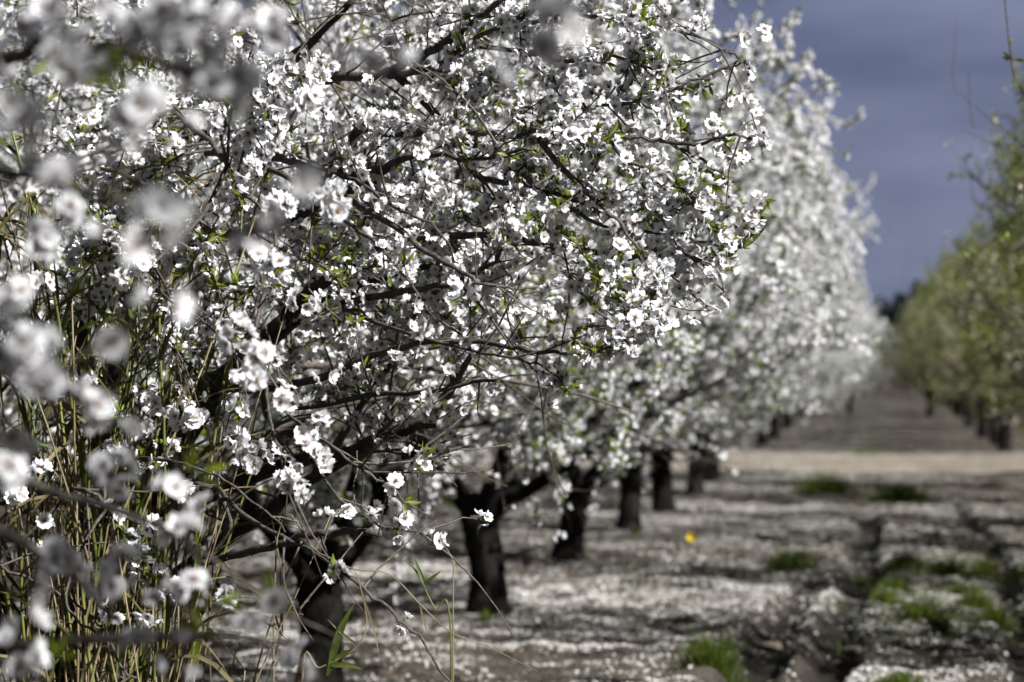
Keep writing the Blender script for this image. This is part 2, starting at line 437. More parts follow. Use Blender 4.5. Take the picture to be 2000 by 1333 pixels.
class Skel:
    def __init__(s): s.limbs, s.branches, s.twigs, s.nodes, s.axes, s.clump = [], [], [], [], [], True
    def flowers_along(s, P, rng, t0, step, keep):
        L = np.linalg.norm(np.diff(P, axis=0), axis=1).sum()
        for t in np.arange(t0 + rng.uniform(0, step / max(L, .01)), 1.0, step / max(L, 0.01)):
            p, d = lerp_at(P, min(t, 0.999))
            k = np.clip(0.66 + 3.6 * vnoise(p[0] * 4.0 + p[2] * 1.7, p[1] * 4.0 - p[2] * 3.1, 41) + 2.0 * vnoise(p[0] * 1.6 - p[2] * 1.1, p[1] * 1.6 + p[2] * 1.3, 42), 0.03, 1.0) if s.clump else 1.0
            if rng.random() < keep * k: s.nodes.append(p); s.axes.append(d)

def twigs_on(S, rng, P, n, lmin, lmax, r, t0, step, keep_fn, upw=0.3, fl=True):
    for k in range(n):
        t = rng.uniform(t0, 1.0); p, d = lerp_at(P, t)
        q = nrm(d * rng.uniform(0.2, 1.0) + rng.standard_normal(3) * 0.75 + np.array([0, 0, upw]))
        L = rng.uniform(lmin, lmax)
        T = grow(rng, p, q, L, 4, 0.13, rng.uniform(-0.5, 0.9))
        S.twigs.append((T, np.linspace(r, r * 0.4, 5)))
        if fl: S.flowers_along(T, rng, 0.12, step, keep_fn(T[-1]))

def bloom_skeleton(rng, trunk_h=0.66, nl=5, nb=8, nt=11, spread=1.0, upright=0.0, step=0.026, r0=0.125, zmax=4.4, rmax=2.35,
                   keep_lo=0.45, keep_hi=0.95, z_lo=1.1, z_hi=1.9, zmin=0.92):
    S = Skel(); S.lean = rng.normal(0, 0.03, 2)
    top = np.array([S.lean[0], S.lean[1], trunk_h]); S.top = top; S.r0 = r0
    def keep(p): return keep_lo + (keep_hi - keep_lo) * np.clip((p[2] - z_lo) / (z_hi - z_lo), 0, 1)
    a0 = rng.uniform(0, 6.28)
    for i in range(nl):
        a = a0 + 2 * np.pi * i / nl + rng.normal(0, 0.25)
        o = np.array([math.cos(a), math.sin(a), 0]); el = rng.uniform(0.55, 1.0) + upright
        d = o * math.cos(el) + np.array([0, 0, math.sin(el)])
        L = rng.uniform(1.9, 2.7)
        P = grow(rng, top - np.array([0, 0, 0.10]) + o * 0.03, d, L, 10, 0.07, rng.uniform(-0.05, 0.35), o, 0.18 * spread)
        S.limbs.append((P, np.linspace(0.068, 0.018, 11)))
        for k in range(nb):
            t = 0.16 + 0.84 * (k + rng.uniform(0, 0.8)) / nb; p, dd = lerp_at(P, min(t, .999))
            low = t < 0.5
            q = nrm(dd * 0.5 + o * (0.9 if low else 0.45) * spread + rng.standard_normal(3) * 0.55 + np.array([0, 0, -0.25 if low else 0.25 + upright]))
            LB = rng.uniform(0.75, 1.5) * (1.0 - 0.25 * t)
            B = grow(rng, p, q, LB, 7, 0.09, rng.uniform(-0.35, 0.3) + upright * .4)
            rr = np.hypot(B[:, 0], B[:, 1]); bad = (rr > rmax) | (B[:, 2] > zmax) | (B[:, 2] < zmin)
            m = int(np.argmax(bad)) if bad.any() else len(B)
            if m < 3: continue
            B = B[:m]
            S.branches.append((B, np.linspace(0.015, 0.004, len(B))))
            twigs_on(S, rng, B, max(2, int(nt * len(B) / 8)), 0.22, 0.55, 0.0042, 0.15, step, keep, 0.3)
            S.flowers_along(B, rng, 0.5, step * 1.2, keep(B[-1]))
        twigs_on(S, rng, P, 10, 0.2, 0.6, 0.005, 0.3, step, keep, 0.3)
    S.limbs = [(P[:max(5, int(np.argmax(np.hypot(P[:, 0], P[:, 1]) > 1.75)) or len(P))], r) for P, r in S.limbs]
    S.limbs = [(P, np.linspace(0.068, 0.012, len(P))) for P, r in S.limbs]
    S.keep = keep
    return S

def fill_crown(S, rng, n, prof, step, keep, upw=0.2, reach=0.75, offset=np.zeros(3), spur=0.0042, ok=None):
    """carries twigs from the nearest branch out to points spread through the crown's volume"""
    pts = np.vstack([P[2:] for P, r in S.limbs] + [P for P, r in S.branches]) if offset is None else \
        np.vstack([P[2:] + offset for P, r in S.limbs] + [P for P, r in S.branches])
    zs, rs = np.array(prof).T
    z = rng.uniform(zs[0], zs[-1], 6 * n); rr = np.interp(z, zs, rs)
    s = rng.random(6 * n) < (rr / rs.max()) ** 1.2; z, rr = z[s][:n], rr[s][:n]
    a = rng.uniform(0, 6.28, len(z)); q = rr * (rng.random(len(z)) ** 0.42) * rng.uniform(0.85, 1.08, len(z))
    Tg = np.stack([np.cos(a) * q + S.top[0], np.sin(a) * q + S.top[1], z], -1) + offset
    Tg = Tg[np.argsort(np.hypot(Tg[:, 0] - offset[0], Tg[:, 1] - offset[1]))]
    for t in Tg:
        if ok is not None and not ok(t): continue
        d2 = ((pts - t) ** 2).sum(1) + 0.25 * np.maximum(0, pts[:, 2] - t[2]); i = int(d2.argmin()); p = pts[i]
        L = math.sqrt(((t - p) ** 2).sum())
        if L < 0.12 or L > 1.6: continue
        m = (p + t) / 2 + rng.normal(0, 0.07 * L, 3) + np.array([0, 0, 0.10 * L * (1 if upw > 0 else -1)])
        T = spline([p, m, t], 6); T = T + rng.normal(0, 0.008, T.shape) * np.linspace(0, 1, 6)[:, None]
        r0 = spur * (0.7 + 0.9 * L)
        S.twigs.append((T, np.linspace(r0, spur * .4, 6))); k = keep(t - offset)
        S.flowers_along(T, rng, max(0.05, 1 - 0.75 / L), step, k)
        pts = np.vstack([pts, T[2:]])
        for _ in range(2):
            p2, d = lerp_at(T, rng.uniform(0.3, 1)); v = nrm(d * 0.5 + rng.standard_normal(3) * 0.8 + np.array([0, 0, upw]))
            U = grow(rng, p2, v, rng.uniform(0.12, 0.34), 3, 0.12, 0.3); S.twigs.append((U, np.linspace(spur * .7, spur * .35, 4)))
            S.flowers_along(U, rng, 0.1, step, k)
def whips(S, rng, n, zmin=1.7, out=0.4, lmax=0.65):
    """upright shoots standing out of the crown"""
    ends = np.array([T[-1] for T, r in S.twigs]); ends = ends[(ends[:, 2] > zmin) & (np.hypot(ends[:, 0], ends[:, 1]) > 0.7)]
    for p in ends[rng.integers(0, len(ends), n)]:
        o = nrm(np.array([p[0], p[1], 0])); T = grow(rng, p, np.array([0, 0, 1.0]) + o * rng.uniform(0, out), rng.uniform(0.2, lmax), 5, 0.08, 0.2)
        S.twigs.append((T, np.linspace(0.004, 0.0015, 6))); S.flowers_along(T, rng, 0.05, 0.02, 0.95)
PROF = [(0.88, 1.2), (1.25, 1.9), (1.7, 2.25), (2.4, 2.4), (3.3, 2.4), (4.1, 1.9), (4.8, 0.9)]
PROF0 = [(1.2, 1.4), (1.7, 1.95), (2.4, 2.05), (3.3, 1.95), (4.0, 1.5), (4.6, 0.8)]
PROF_R = [(0.8, 0.9), (1.15, 1.3), (1.8, 1.5), (2.6, 1.6), (3.4, 1.55), (4.1, 1.2), (4.8, 0.5)]
def bloom_positions(S, rng, per=1.7, scale=(0.85, 1.12)):
    N = np.array(S.nodes); A = np.array(S.axes)
    c = rng.poisson(per - 1, len(N)) + 1
    N, A = np.repeat(N, c, 0), np.repeat(A, c, 0)
    r = nrm(np.cross(A, rng.standard_normal(N.shape))); ax = nrm(r + 0.35 * rng.standard_normal(N.shape) + np.array([0, 0, 0.15]))
    pos = N + r * rng.uniform(0.008, 0.024, (len(N), 1)) + A * rng.normal(0, 0.008, (len(N), 1))
    return pos, ax, rng.uniform(*scale, len(N))

def leaf_positions(S, rng, frac, per=3, fq=2.2, low=0.0):
    N = np.array(S.nodes); A = np.array(S.axes)
    s = rng.random(len(N)) < frac * np.clip(1 + 5 * vnoise(N[:, 0] * fq + N[:, 2] * fq * .5, N[:, 1] * fq - N[:, 2] * fq * .6, 43), 0.1, 3) * (1 + low * np.clip((2.5 - N[:, 2]) / 0.7, 0, 1)); N, A = N[s], A[s]
    N, A = np.repeat(N, per, 0), np.repeat(A, per, 0)
    ax = nrm(A * 0.5 + 0.8 * rng.standard_normal(N.shape) + np.array([0, 0, 0.25]))
    return N + ax * 0.004, ax, rng.uniform(0.5, 1.1, len(N))

def trunk_geo(rng, top, r0, base=np.zeros(3), limb_r=0.07):
    """gnarled tapering trunk with a root flare, swelling again under the fork"""
    g = Geo(); h = top[2]; n, sd = 22, 18
    z = np.linspace(-0.06, h + 0.06, n); u = np.clip(z / h, 0, 1)
    P = np.stack([top[0] * u ** 1.3 + 0.012 * np.sin(z * 6 + r0 * 50), top[1] * u ** 1.3 + 0.012 * np.cos(z * 5), z], -1) + base
    rad = r0 * (1 + 0.38 * np.exp(-u * 7) + 0.10 * np.exp(-((u - 1) * 4) ** 2)) * (1 - 0.06 * u)
    rad[-1] *= 0.45; rad[-2] *= 0.86
    th = np.linspace(0, 2 * np.pi, sd, endpoint=False)
    ph = rng.uniform(0, 6.28, 5)
    rr = rad[:, None] * (1 + 0.10 * np.sin(3 * th[None] + ph[0] + z[:, None] * 3) + 0.06 * np.sin(5 * th[None] + ph[1] - z[:, None] * 5)
                         + 0.05 * np.sin(8 * th[None] + ph[2] + z[:, None] * 9) + 0.045 * rng.standard_normal((n, sd)))
    V = P[:, None] + rr[..., None] * np.stack([np.cos(th), np.sin(th), 0 * th], -1)[None]
    i = np.arange(n - 1)[:, None] * sd; j = np.arange(sd)[None]; k = (np.arange(sd) + 1)[None] % sd
    V = np.vstack([V.reshape(-1, 3), P[-1] + [0, 0, 0.01]])
    T = np.stack([(n - 1) * sd + np.arange(sd), (n - 1) * sd + (np.arange(sd) + 1) % sd, np.full(sd, n * sd)], -1)
    g.add(V, np.stack([i + j, i + k, i + sd + k, i + sd + j], -1).reshape(-1, 4), T)
    return g

def knots(geo, P, rng, n, r):
    for _ in range(n):
        p, d = lerp_at(P, rng.uniform(0.1, 1)); q = nrm(np.cross(d, rng.standard_normal(3)))
        tube(geo, [p, p + q * r * 2.2, p + q * r * 3.2 + d * r], [r * .8, r * .8, r * .5], 4)

# ------------------------------------------------------------------ the ground
NOISE = {}
def vnoise(x, y, seed):
    """smooth value noise"""
    if seed not in NOISE: NOISE[seed] = np.random.default_rng(seed).random((256, 256))
    r = NOISE[seed]; x, y = np.asarray(x, float), np.asarray(y, float)
    xi, yi = np.floor(x).astype(int), np.floor(y).astype(int); fx, fy = x - xi, y - yi
    fx, fy = fx * fx * (3 - 2 * fx), fy * fy * (3 - 2 * fy)
    a, b = r[xi % 256, yi % 256], r[(xi + 1) % 256, yi % 256]; c, d = r[xi % 256, (yi + 1) % 256], r[(xi + 1) % 256, (yi + 1) % 256]
    return (a * (1 - fx) + b * fx) * (1 - fy) + (c * (1 - fx) + d * fx) * fy - 0.5

def rut(pts, w, dep):
    W = np.array([pxg(*p) for p in pts]); o = np.argsort(W[:, 1]); W = W[o]
    return (lambda y: np.interp(y, W[:, 1], W[:, 0])), w, dep, W[0, 1] - 0.5, W[-1, 1]
RUTS = [rut([(1405, 1360), (1450, 1310), (1500, 1240), (1560, 1165), (1612, 1110)], 0.15, 0.11),
        rut([(1560, 1360), (1610, 1280), (1645, 1200), (1683, 1120), (1694, 1050), (1698, 985)], 0.14, 0.11),
        rut([(2010, 1340), (1985, 1240), (1965, 1120), (1930, 1050), (1860, 975)], 0.10, 0.07)]
def ground_z(x, y):
    x, y = np.asarray(x, float), np.asarray(y, float)
    near = np.clip((45.5 - y) / 2, 0, 1) * np.clip((y - 2) / 6, 0, 1)
    z = near * (0.04 * vnoise(x / 0.9, y / 1.3, 1) + 0.05 * vnoise(x / 0.28, y / 0.4, 2) + 0.035 * vnoise(x / 0.11, y / 0.16, 3)) * np.clip(1.3 - np.abs(x + 0.5) / 14, .3, 1)
    z = z - near * 0.02
    for f, w, dep, y0, y1 in RUTS:
        c = x - f(y) - 0.02 * np.sin(y * 0.9) - 0.05 * vnoise(y / 1.1, y * 0 + w * 37, 5)
        env = np.clip((y - y0) / 1.0, 0, 1) * np.clip((y1 - y) / 3, 0, 1)
        z = z - env * dep * np.exp(-(c / w) ** 4) * (1 + 0.25 * vnoise(x / .3, y / .4, 7)) + env * dep * 0.06 * np.exp(-((np.abs(c) - w * 1.75) / (w * .55)) ** 2) * (1 + 1.4 * vnoise(x / .22, y / .3, 8))
    far = np.clip((y - 60) / 4, 0, 1)
    return z + rise(y) + far * 0.05 * vnoise(x / 1.2, y / 1.6, 9)

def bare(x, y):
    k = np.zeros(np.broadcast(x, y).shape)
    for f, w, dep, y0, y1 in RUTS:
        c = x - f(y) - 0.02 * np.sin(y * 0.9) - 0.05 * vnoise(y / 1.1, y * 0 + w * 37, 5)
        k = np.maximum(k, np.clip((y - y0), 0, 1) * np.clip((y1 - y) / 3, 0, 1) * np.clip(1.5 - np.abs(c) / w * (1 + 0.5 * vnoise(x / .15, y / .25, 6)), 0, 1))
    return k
xs = np.concatenate([-np.geomspace(1500, 8.2, 26), np.arange(-8, -3, 0.16), np.arange(-3, -1.4, 0.055), np.arange(-1.4, 1.6, 0.032), np.arange(1.6, 2.6, 0.055), np.arange(2.6, 7, 0.2), np.geomspace(7.2, 1500, 26)])
ys = np.concatenate([[-60, -30, -10, 0, 4, 8, 11], np.arange(13, 47, 0.105), np.arange(47, 62, 0.6), np.arange(62, 180, 0.9), np.geomspace(182, 2500, 20)])
X, Y = np.meshgrid(xs, ys); Zg = ground_z(X, Y)
Zg = np.where(Y > 180, rise(np.minimum(Y, 180.0)), Zg)
g = Geo(); nx, ny = len(xs), len(ys)
i = (np.arange(ny - 1)[:, None] * nx + np.arange(nx - 1)[None]).ravel()
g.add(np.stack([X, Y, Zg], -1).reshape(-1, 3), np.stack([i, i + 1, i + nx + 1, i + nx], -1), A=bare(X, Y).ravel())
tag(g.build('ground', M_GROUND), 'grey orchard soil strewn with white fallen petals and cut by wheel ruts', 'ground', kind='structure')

g = Geo()                                                        # the crossing dirt track, a sheet just above the level soil
tx, ty = np.concatenate([-np.geomspace(300, 12, 10), np.arange(-11, 11, 0.25), np.geomspace(12, 300, 10)]), np.linspace(46.4, 59.0, 44)
X, Y = np.meshgrid(tx, ty)
Y = Y + np.where(Y < 49, (49 - Y) / 2.6, np.where(Y > 57, (Y - 57) / 2.0, 0)) * 1.4 * (vnoise(X / 1.1, X * 0 + 3, 51) + 0.6 * vnoise(X / 0.35, X * 0 + 9, 52))
e = np.clip(np.minimum(Y - 45.8, 59.6 - Y) / 1.2, 0, 1)
Zt = 0.006 + e * (0.03 + 0.05 * vnoise(X / 1.5, Y / .8, 11) + 0.03 * vnoise(X / .5, Y / .4, 12))
nx, ny = len(tx), len(ty); i = (np.arange(ny - 1)[:, None] * nx + np.arange(nx - 1)[None]).ravel()
g.add(np.stack([X, Y, Zt], -1).reshape(-1, 3), np.stack([i, i + 1, i + nx + 1, i + nx], -1))
tag(g.build('dirt_track', M_TRACK), 'sunlit beige dirt track crossing the orchard at the end of the rows', 'track', kind='structure')

rng = np.random.default_rng(11)
def petals(n, x0, x1, y0, y1):
    x, y = rng.uniform(x0, x1, n), rng.uniform(y0, y1, n)
    dens = np.clip(0.50 + 1.3 * vnoise(x / 0.8, y / 1.0, 21) + 1.3 * vnoise(x / .25, y / .3, 22), 0.05, 1) * np.clip((2.4 - x) / 2.2, 0.25, 1)
    dens = dens * (1 - 0.93 * bare(x, y))
    s = rng.random(n) < dens
    return x[s], y[s]
px_, py_ = [np.concatenate(c) for c in zip(petals(170000, -6, 1.5, 13, 24), petals(150000, -8, 2.6, 24, 36), petals(55000, -9, 3.2, 36, 46.5), petals(60000, -4, 4, 61, 130), petals(26000, -9, 5, 46, 60))]
g = Geo(); P = np.stack([px_, py_, ground_z(px_, py_) + np.where((py_ > 46) & (py_ < 60), 0.06, 0.006)], -1)
ax = nrm(np.stack([rng.normal(0, 0.7, len(P)), rng.normal(0, 0.7, len(P)), np.ones(len(P))], -1))
c = 0.0085
ptpl = [(np.array([(-c, -c * .5, 0.002), (0, -c, 0), (c, -c * .4, 0.003), (c * .8, c, 0.004), (0, c * .7, 0.0), (-c * .8, c, 0.004)]),
         np.array([[0, 1, 4, 5], [1, 2, 3, 4]]), None, np.zeros(2, int), None, np.full(6, 0.8))]
scatter(g, ptpl, P, ax, rng.uniform(0.5, 1.05, len(P)), rng)
tag(g.build('fallen_petals', M_FALLEN), 'white petals fallen over the soil between the rows', 'petals', kind='stuff')

# ------------------------------------------------------------------ generic orchard trees: two or three of each kind, then copies
def make_tree(name, S, rng, base, label, cat, group, kind):
    t = empty(name, base, label, cat, group); b = np.asarray(base, float)
    g = trunk_geo(rng, S.top, S.r0, b)
    for P, r in S.limbs: tube(g, P + b, r * 1.0, 9, 0, 0.05, rng)
    g.build('trunk', M_BARK, t)
    g = Geo()
    for P, r in S.branches: tube(g, P + b, r, 5)
    for P, r in S.twigs: tube(g, P + b, r, 3, 0, cap=False)
    g.build('twigs', M_BRANCH, t)['kind'] = 'stuff'
    if kind == 'bloom':
        g = Geo(); pos, ax, sc = bloom_positions(S, rng, 2.5, (0.9, 1.2)); scatter(g, LO, pos + b, ax, sc, rng)
        g.build('blossoms', MATS_FL, t)['kind'] = 'stuff'
        g = Geo(); pos, ax, sc = leaf_positions(S, rng, 0.26, 7, 2.2, 3.5); scatter(g, LEAFLO, pos + b, ax, sc * 1.35, rng)
        g.build('leaves', M_LEAF, t)['kind'] = 'stuff'
    else:
        g = Geo(); pos, ax, sc = leaf_positions(S, rng, 0.8, 4); scatter(g, LEAFLO, pos + b, ax, sc * 1.45, rng)
        g.build('leaves', M_GREEN, t)['kind'] = 'stuff'
        g = Geo(); pos, ax, sc = bloom_positions(S, rng, 1.3, (0.7, 0.95)); s = (rng.random(len(pos)) < 0.32) & (vnoise(pos[:, 0] * 2, pos[:, 1] * 2 + pos[:, 2], 31) > -0.1)
        scatter(g, LO, pos[s] + b, ax[s], sc[s], rng)
        g.build('blossoms', MATS_CR, t)['kind'] = 'stuff'
    return t

def copy_tree(src, loc, rz, label, group, s=1.0):
    r = src.copy(); scene.collection.objects.link(r)
    r.location = [float(c) for c in loc]; r.rotation_euler = (0, 0, rz); r.scale = (s, s, s)
    r['label'] = label
    if 'shrub' in label: r.name = 'low_shrub'
    if group: r['group'] = group
    for ch in src.children:
        c = ch.copy(); scene.collection.objects.link(c); c.parent = r
    return r

LBL_L = ['second trunk from the left, white-blossomed almond tree whose forked trunk rises behind the drooping twigs',
         'white-blossomed almond tree on the slim leaning trunk, second clear trunk from the left',
         'white-blossomed almond tree on the third clear trunk from the left, beside the yellow flower',
         'white-blossomed almond tree on the fourth trunk of the left row',
         'white-blossomed almond tree on the fifth trunk of the left row',
         'white-blossomed almond tree on the sixth trunk of the left row, next to last',
         'last white-blossomed almond tree of the left row, its trunk by the dirt track']
LBL_L[0] = 'white-blossomed almond tree on the thickest, nearest clear trunk at lower left'
GL, GR = 'white-blossomed almond trees in the left row', 'leafing almond trees in the right row'
bases = [pxg(*q) for q in ((622, 1352), (952, 1192), (1112, 1092), (1228, 1036), (1300, 996), (1355, 962), (1388, 936))]
for b in bases: b[2] = float(ground_z(b[0], b[1]))
protos = []
for k in range(3):
    r_ = np.random.default_rng(100 + k)
    S = bloom_skeleton(r_, trunk_h=r_.uniform(0.62, 0.74), r0=0.113)
    fill_crown(S, r_, 760, PROF, 0.026, S.keep)
    whips(S, r_, 110, 1.5, 0.9, 0.32)
    protos.append(make_tree('almond_tree', S, r_, bases[k], LBL_L[k], 'tree', GL, 'bloom'))
protos[0].scale = (0.88, 0.88, 0.90)
for k in range(3, 7):
    copy_tree(protos[(k * 2) % 3], bases[k], 0.9 + 1.9 * k, LBL_L[k], GL, (0.93, 1.05, 0.90, 1.04)[k - 3])
for k in range(14):                                              # the same row beyond the track
    y = 63.5 + 5.0 * k
    copy_tree(protos[k % 3], (-2.55 + 0.1 * math.sin(k * 2.3), y, float(ground_z(-2.55, y))), 0.5 + 2.1 * k,
              'white-blossomed almond tree of the left row beyond the dirt track', 'white-blossomed almond trees beyond the track', 0.97 + 0.08 * math.sin(k * 4.1))
for k in range(8):                                               # the next row to the left, seen between trunks and twigs
    y = 19.0 + 5.0 * k
    copy_tree(protos[(k + 1) % 3], (-7.6 + 0.1 * math.sin(k * 1.7), y, float(ground_z(-7.6, y))), 1.2 + 1.7 * k,
              'white-blossomed almond tree in the hidden row behind the left row', 'almond trees in the row behind the left row', 1.05)

gps = []
for k in range(2):
    r_ = np.random.default_rng(200 + k)
    S = bloom_skeleton(r_, trunk_h=0.68, nl=6, nb=10, nt=13, spread=0.55, upright=0.22, step=0.024, r0=0.13, zmax=4.6, rmax=2.0,
                       keep_lo=0.8, keep_hi=0.9)
    y = (10.85, 15.85)[k]
    fill_crown(S, r_, 620, PROF_R, 0.024, S.keep, 0.6)
    whips(S, r_, 170, 1.7, 0.4, 0.5)
    gps.append(make_tree('leafing_almond_tree', S, r_, (2.5, y, float(ground_z(2.5, y))),
                         ('green leafing almond tree at the right edge, nearest in view', 'second green leafing almond tree along the right edge')[k], 'tree', GR, 'leaf'))
LBL_R = {0: 'leafing almond tree of the right row behind the viewer', 1: 'leafing almond tree of the right row just beside the viewer', 2: 'leafing almond tree of the right row, unseen past the right edge, shortened to let sun in',
         5: 'third green leafing almond tree along the right edge', 6: 'fourth green leafing almond tree along the right edge',
         7: 'fifth green leafing almond tree along the right edge', 8: 'sixth green leafing almond tree along the right edge',
         9: 'last green leafing almond tree before the dirt track on the right'}
for k, y in enumerate((-4.05, 0.95, 5.95, 10.85, 15.85, 21.2, 25.9, 30.4, 35.7, 40.6)):
    if k in LBL_R:
        copy_tree(gps[k % 2], (2.5 + 0.08 * math.sin(k * 3.1), y, float(ground_z(2.6, y))), 0.4 + 1.3 * k, LBL_R[k], GR, 1.15 if k < 2 else 0.74 if k == 2 else 1.0)  # unseen near ones: two enlarged for shade on the sprays, one shrunk for sun
for k in range(16):
    y = 60.0 + 5.0 * k
    copy_tree(gps[k % 2], (2.5 + 0.1 * math.sin(k * 2.7), y, float(ground_z(2.5, y))), 0.3 + 2.2 * k,
              'green leafing almond tree of the right row beyond the dirt track' if k else 'green leafing almond tree on the dark trunk just beyond the track at right',
              'leafing almond trees beyond the track', 1.0)

copy_tree(gps[1], (1.55, 92.0, float(ground_z(1.55, 92.0))), 2.0, 'leafing almond tree on a dark trunk in the far lane beside the white stone', None, 0.8).pop('group', None)
copy_tree(protos[1], (-1.0, 96.0, float(ground_z(-1.0, 96.0))), 4.0, 'small white almond tree whose dark trunk stands out into the far lane', None, 0.7).pop('group', None)
for k, (x, y) in enumerate(((-3.2, 150.0), (-0.9, 147.0), (1.3, 148.5), (3.6, 151.0))):
    copy_tree(gps[k % 2], (x, y, float(ground_z(x, y))), 0.8 + 1.9 * k, 'hazy green leafing tree closing the far end of the aisle', 'trees closing the end of the aisle', 0.72)
for k in range(7):
    x, y = -3.6 + 1.15 * k, 158.0 + (k % 2) * 1.5
    copy_tree(gps[k % 2], (x, y, float(ground_z(x, y)) - 0.25), 0.3 + 1.1 * k, 'low green shrub far off under the trees at the end of the aisle', 'shrubs closing the end of the aisle', 0.5)['category'] = 'shrub'

# ------------------------------------------------------------------ the near tree of the left row (in focus) and the nearest one (out of focus)
def clusters(t, spots, rng, mats, tpls, name='blossom', size=1.0):
    """each spot (x, y, d, n): n flowers gathered around that point"""
    for (x, y, d, n) in spots:
        c = px(x, y, d); g = Geo()
        dirs = nrm(rng.standard_normal((n, 3)) + np.array([0.35, -0.75, 0.25]) * 0.9)
        rad = 0.012 * (n ** 0.42) * rng.uniform(0.8, 1.35, (n, 1))
        scatter(g, tpls, c + dirs * rad, dirs, rng.uniform(0.92, 1.12, n) * size * 1.08, rng)
        g.build(name, mats, t)

def traced(t, S, lst, rng, keep_fn, nt=1.0, mat=None, attach=None):
    """lst: (points, r0, r1, twigs, flowers) each branch is its own part; side twigs and flowers go to the skeleton"""
    out = []
    for pts, r0, r1, ntw, fl in lst:
        W = np.array([px(*p) if len(p) == 3 and not isinstance(p, np.ndarray) else p for p in pts])
        if attach is not None and not isinstance(pts[0], np.ndarray):
            C = np.vstack(attach + out); u = W[0] - C; dd = np.linalg.norm(u, axis=1)
            f = nrm(W[1] - W[0]); cost = dd + 0.8 * np.maximum(0, 0.35 - (u @ f) / (dd + 1e-6)); i = int(cost.argmin())
            if dd[i] > 0.03: W = np.vstack([C[i], C[i] + u[i] * 0.5 + rng.normal(0, 0.03, 3), W]) if dd[i] > 0.25 else np.vstack([C[i], W])
        P = spline(W, max(8, 5 * len(W)))
        P = P + rng.normal(0, 0.004, P.shape) * np.linspace(0, 1, len(P))[:, None]
        g = Geo(); tube(g, P, np.linspace(r0, r1, len(P)), 8 if r0 > 0.008 else 6, 0, 0.05, rng)
        knots(g, P, rng, int(5 + 8 * ntw / 10), max(0.0022, r1 * 0.6))
        g.build('branch', mat or M_BRANCH, t); out.append(P)
        twigs_on(S, rng, P, int(ntw * nt), 0.10, 0.38, 0.0032, 0.15, 0.024, keep_fn, 0.25)
        if fl: S.flowers_along(P, rng, 0.25, 0.03, fl)
    return out

rng = np.random.default_rng(77)
B0 = np.array([-2.62, 9.1, 0.0])
near = empty('almond_tree', B0, 'large white-blossomed almond tree in sharp focus, its branches filling the middle of the picture', 'tree', GL)
S0 = bloom_skeleton(rng, nl=5, nb=8, nt=9, step=0.03, keep_lo=0.05, keep_hi=0.85, z_lo=1.25, z_hi=2.1, zmin=1.2, rmax=1.95)
S0.nodes = [n + B0 for n in S0.nodes]
S0.twigs = [(P + B0, r) for P, r in S0.twigs]; S0.branches = [(P + B0, r) for P, r in S0.branches]
g = trunk_geo(rng, S0.top, 0.13, B0); g.build('trunk', M_BARK, near)
for P, r in S0.limbs:
    g = Geo(); tube(g, P + B0, r * 0.72, 9, 0, 0.05, rng); g.build('limb', M_LIMB, near)
T0 = B0 + S0.top
fill_crown(S0, rng, 430, PROF0, 0.028, S0.keep, offset=B0, ok=lambda t: t[1] > 7.7 or rng.random() < 0.35)
def keep0(p): return 0.10 + 0.86 * np.clip((p[2] - 1.2) / 0.75, 0, 1)
big = traced(near, S0, [
    ([T0, (230, 1000, 9.0), (380, 780, 8.7), (470, 716, 8.5), (560, 640, 8.3), (640, 590, 8.2), (740, 542, 8.0), (850, 520, 7.9)], 0.042, 0.008, 14, 0),
    ([T0, (200, 900, 9.0), (260, 560, 8.8), (345, 298, 8.7), (430, 245, 8.5), (525, 165, 8.3), (600, 85, 8.2), (690, 0, 8.1)], 0.040, 0.010, 22, 0),
    ([T0, (270, 1045, 8.8), (420, 962, 8.4), (560, 908, 8.1), (680, 882, 7.9), (765, 850, 7.8), (850, 828, 7.7)], 0.036, 0.007, 9, 0),
    ([T0, (190, 880, 8.8), (160, 640, 8.5), (260, 500, 8.3), (400, 470, 8.1), (520, 440, 8.0), (640, 400, 7.9), (760, 330, 7.7)], 0.036, 0.009, 20, 0),
    ([T0, (300, 960, 8.6), (420, 770, 8.3), (520, 660, 8.1), (600, 575, 7.9), (690, 515, 7.8), (760, 465, 7.7)], 0.036, 0.009, 14, 0),
], rng, keep0, mat=M_LIMB)
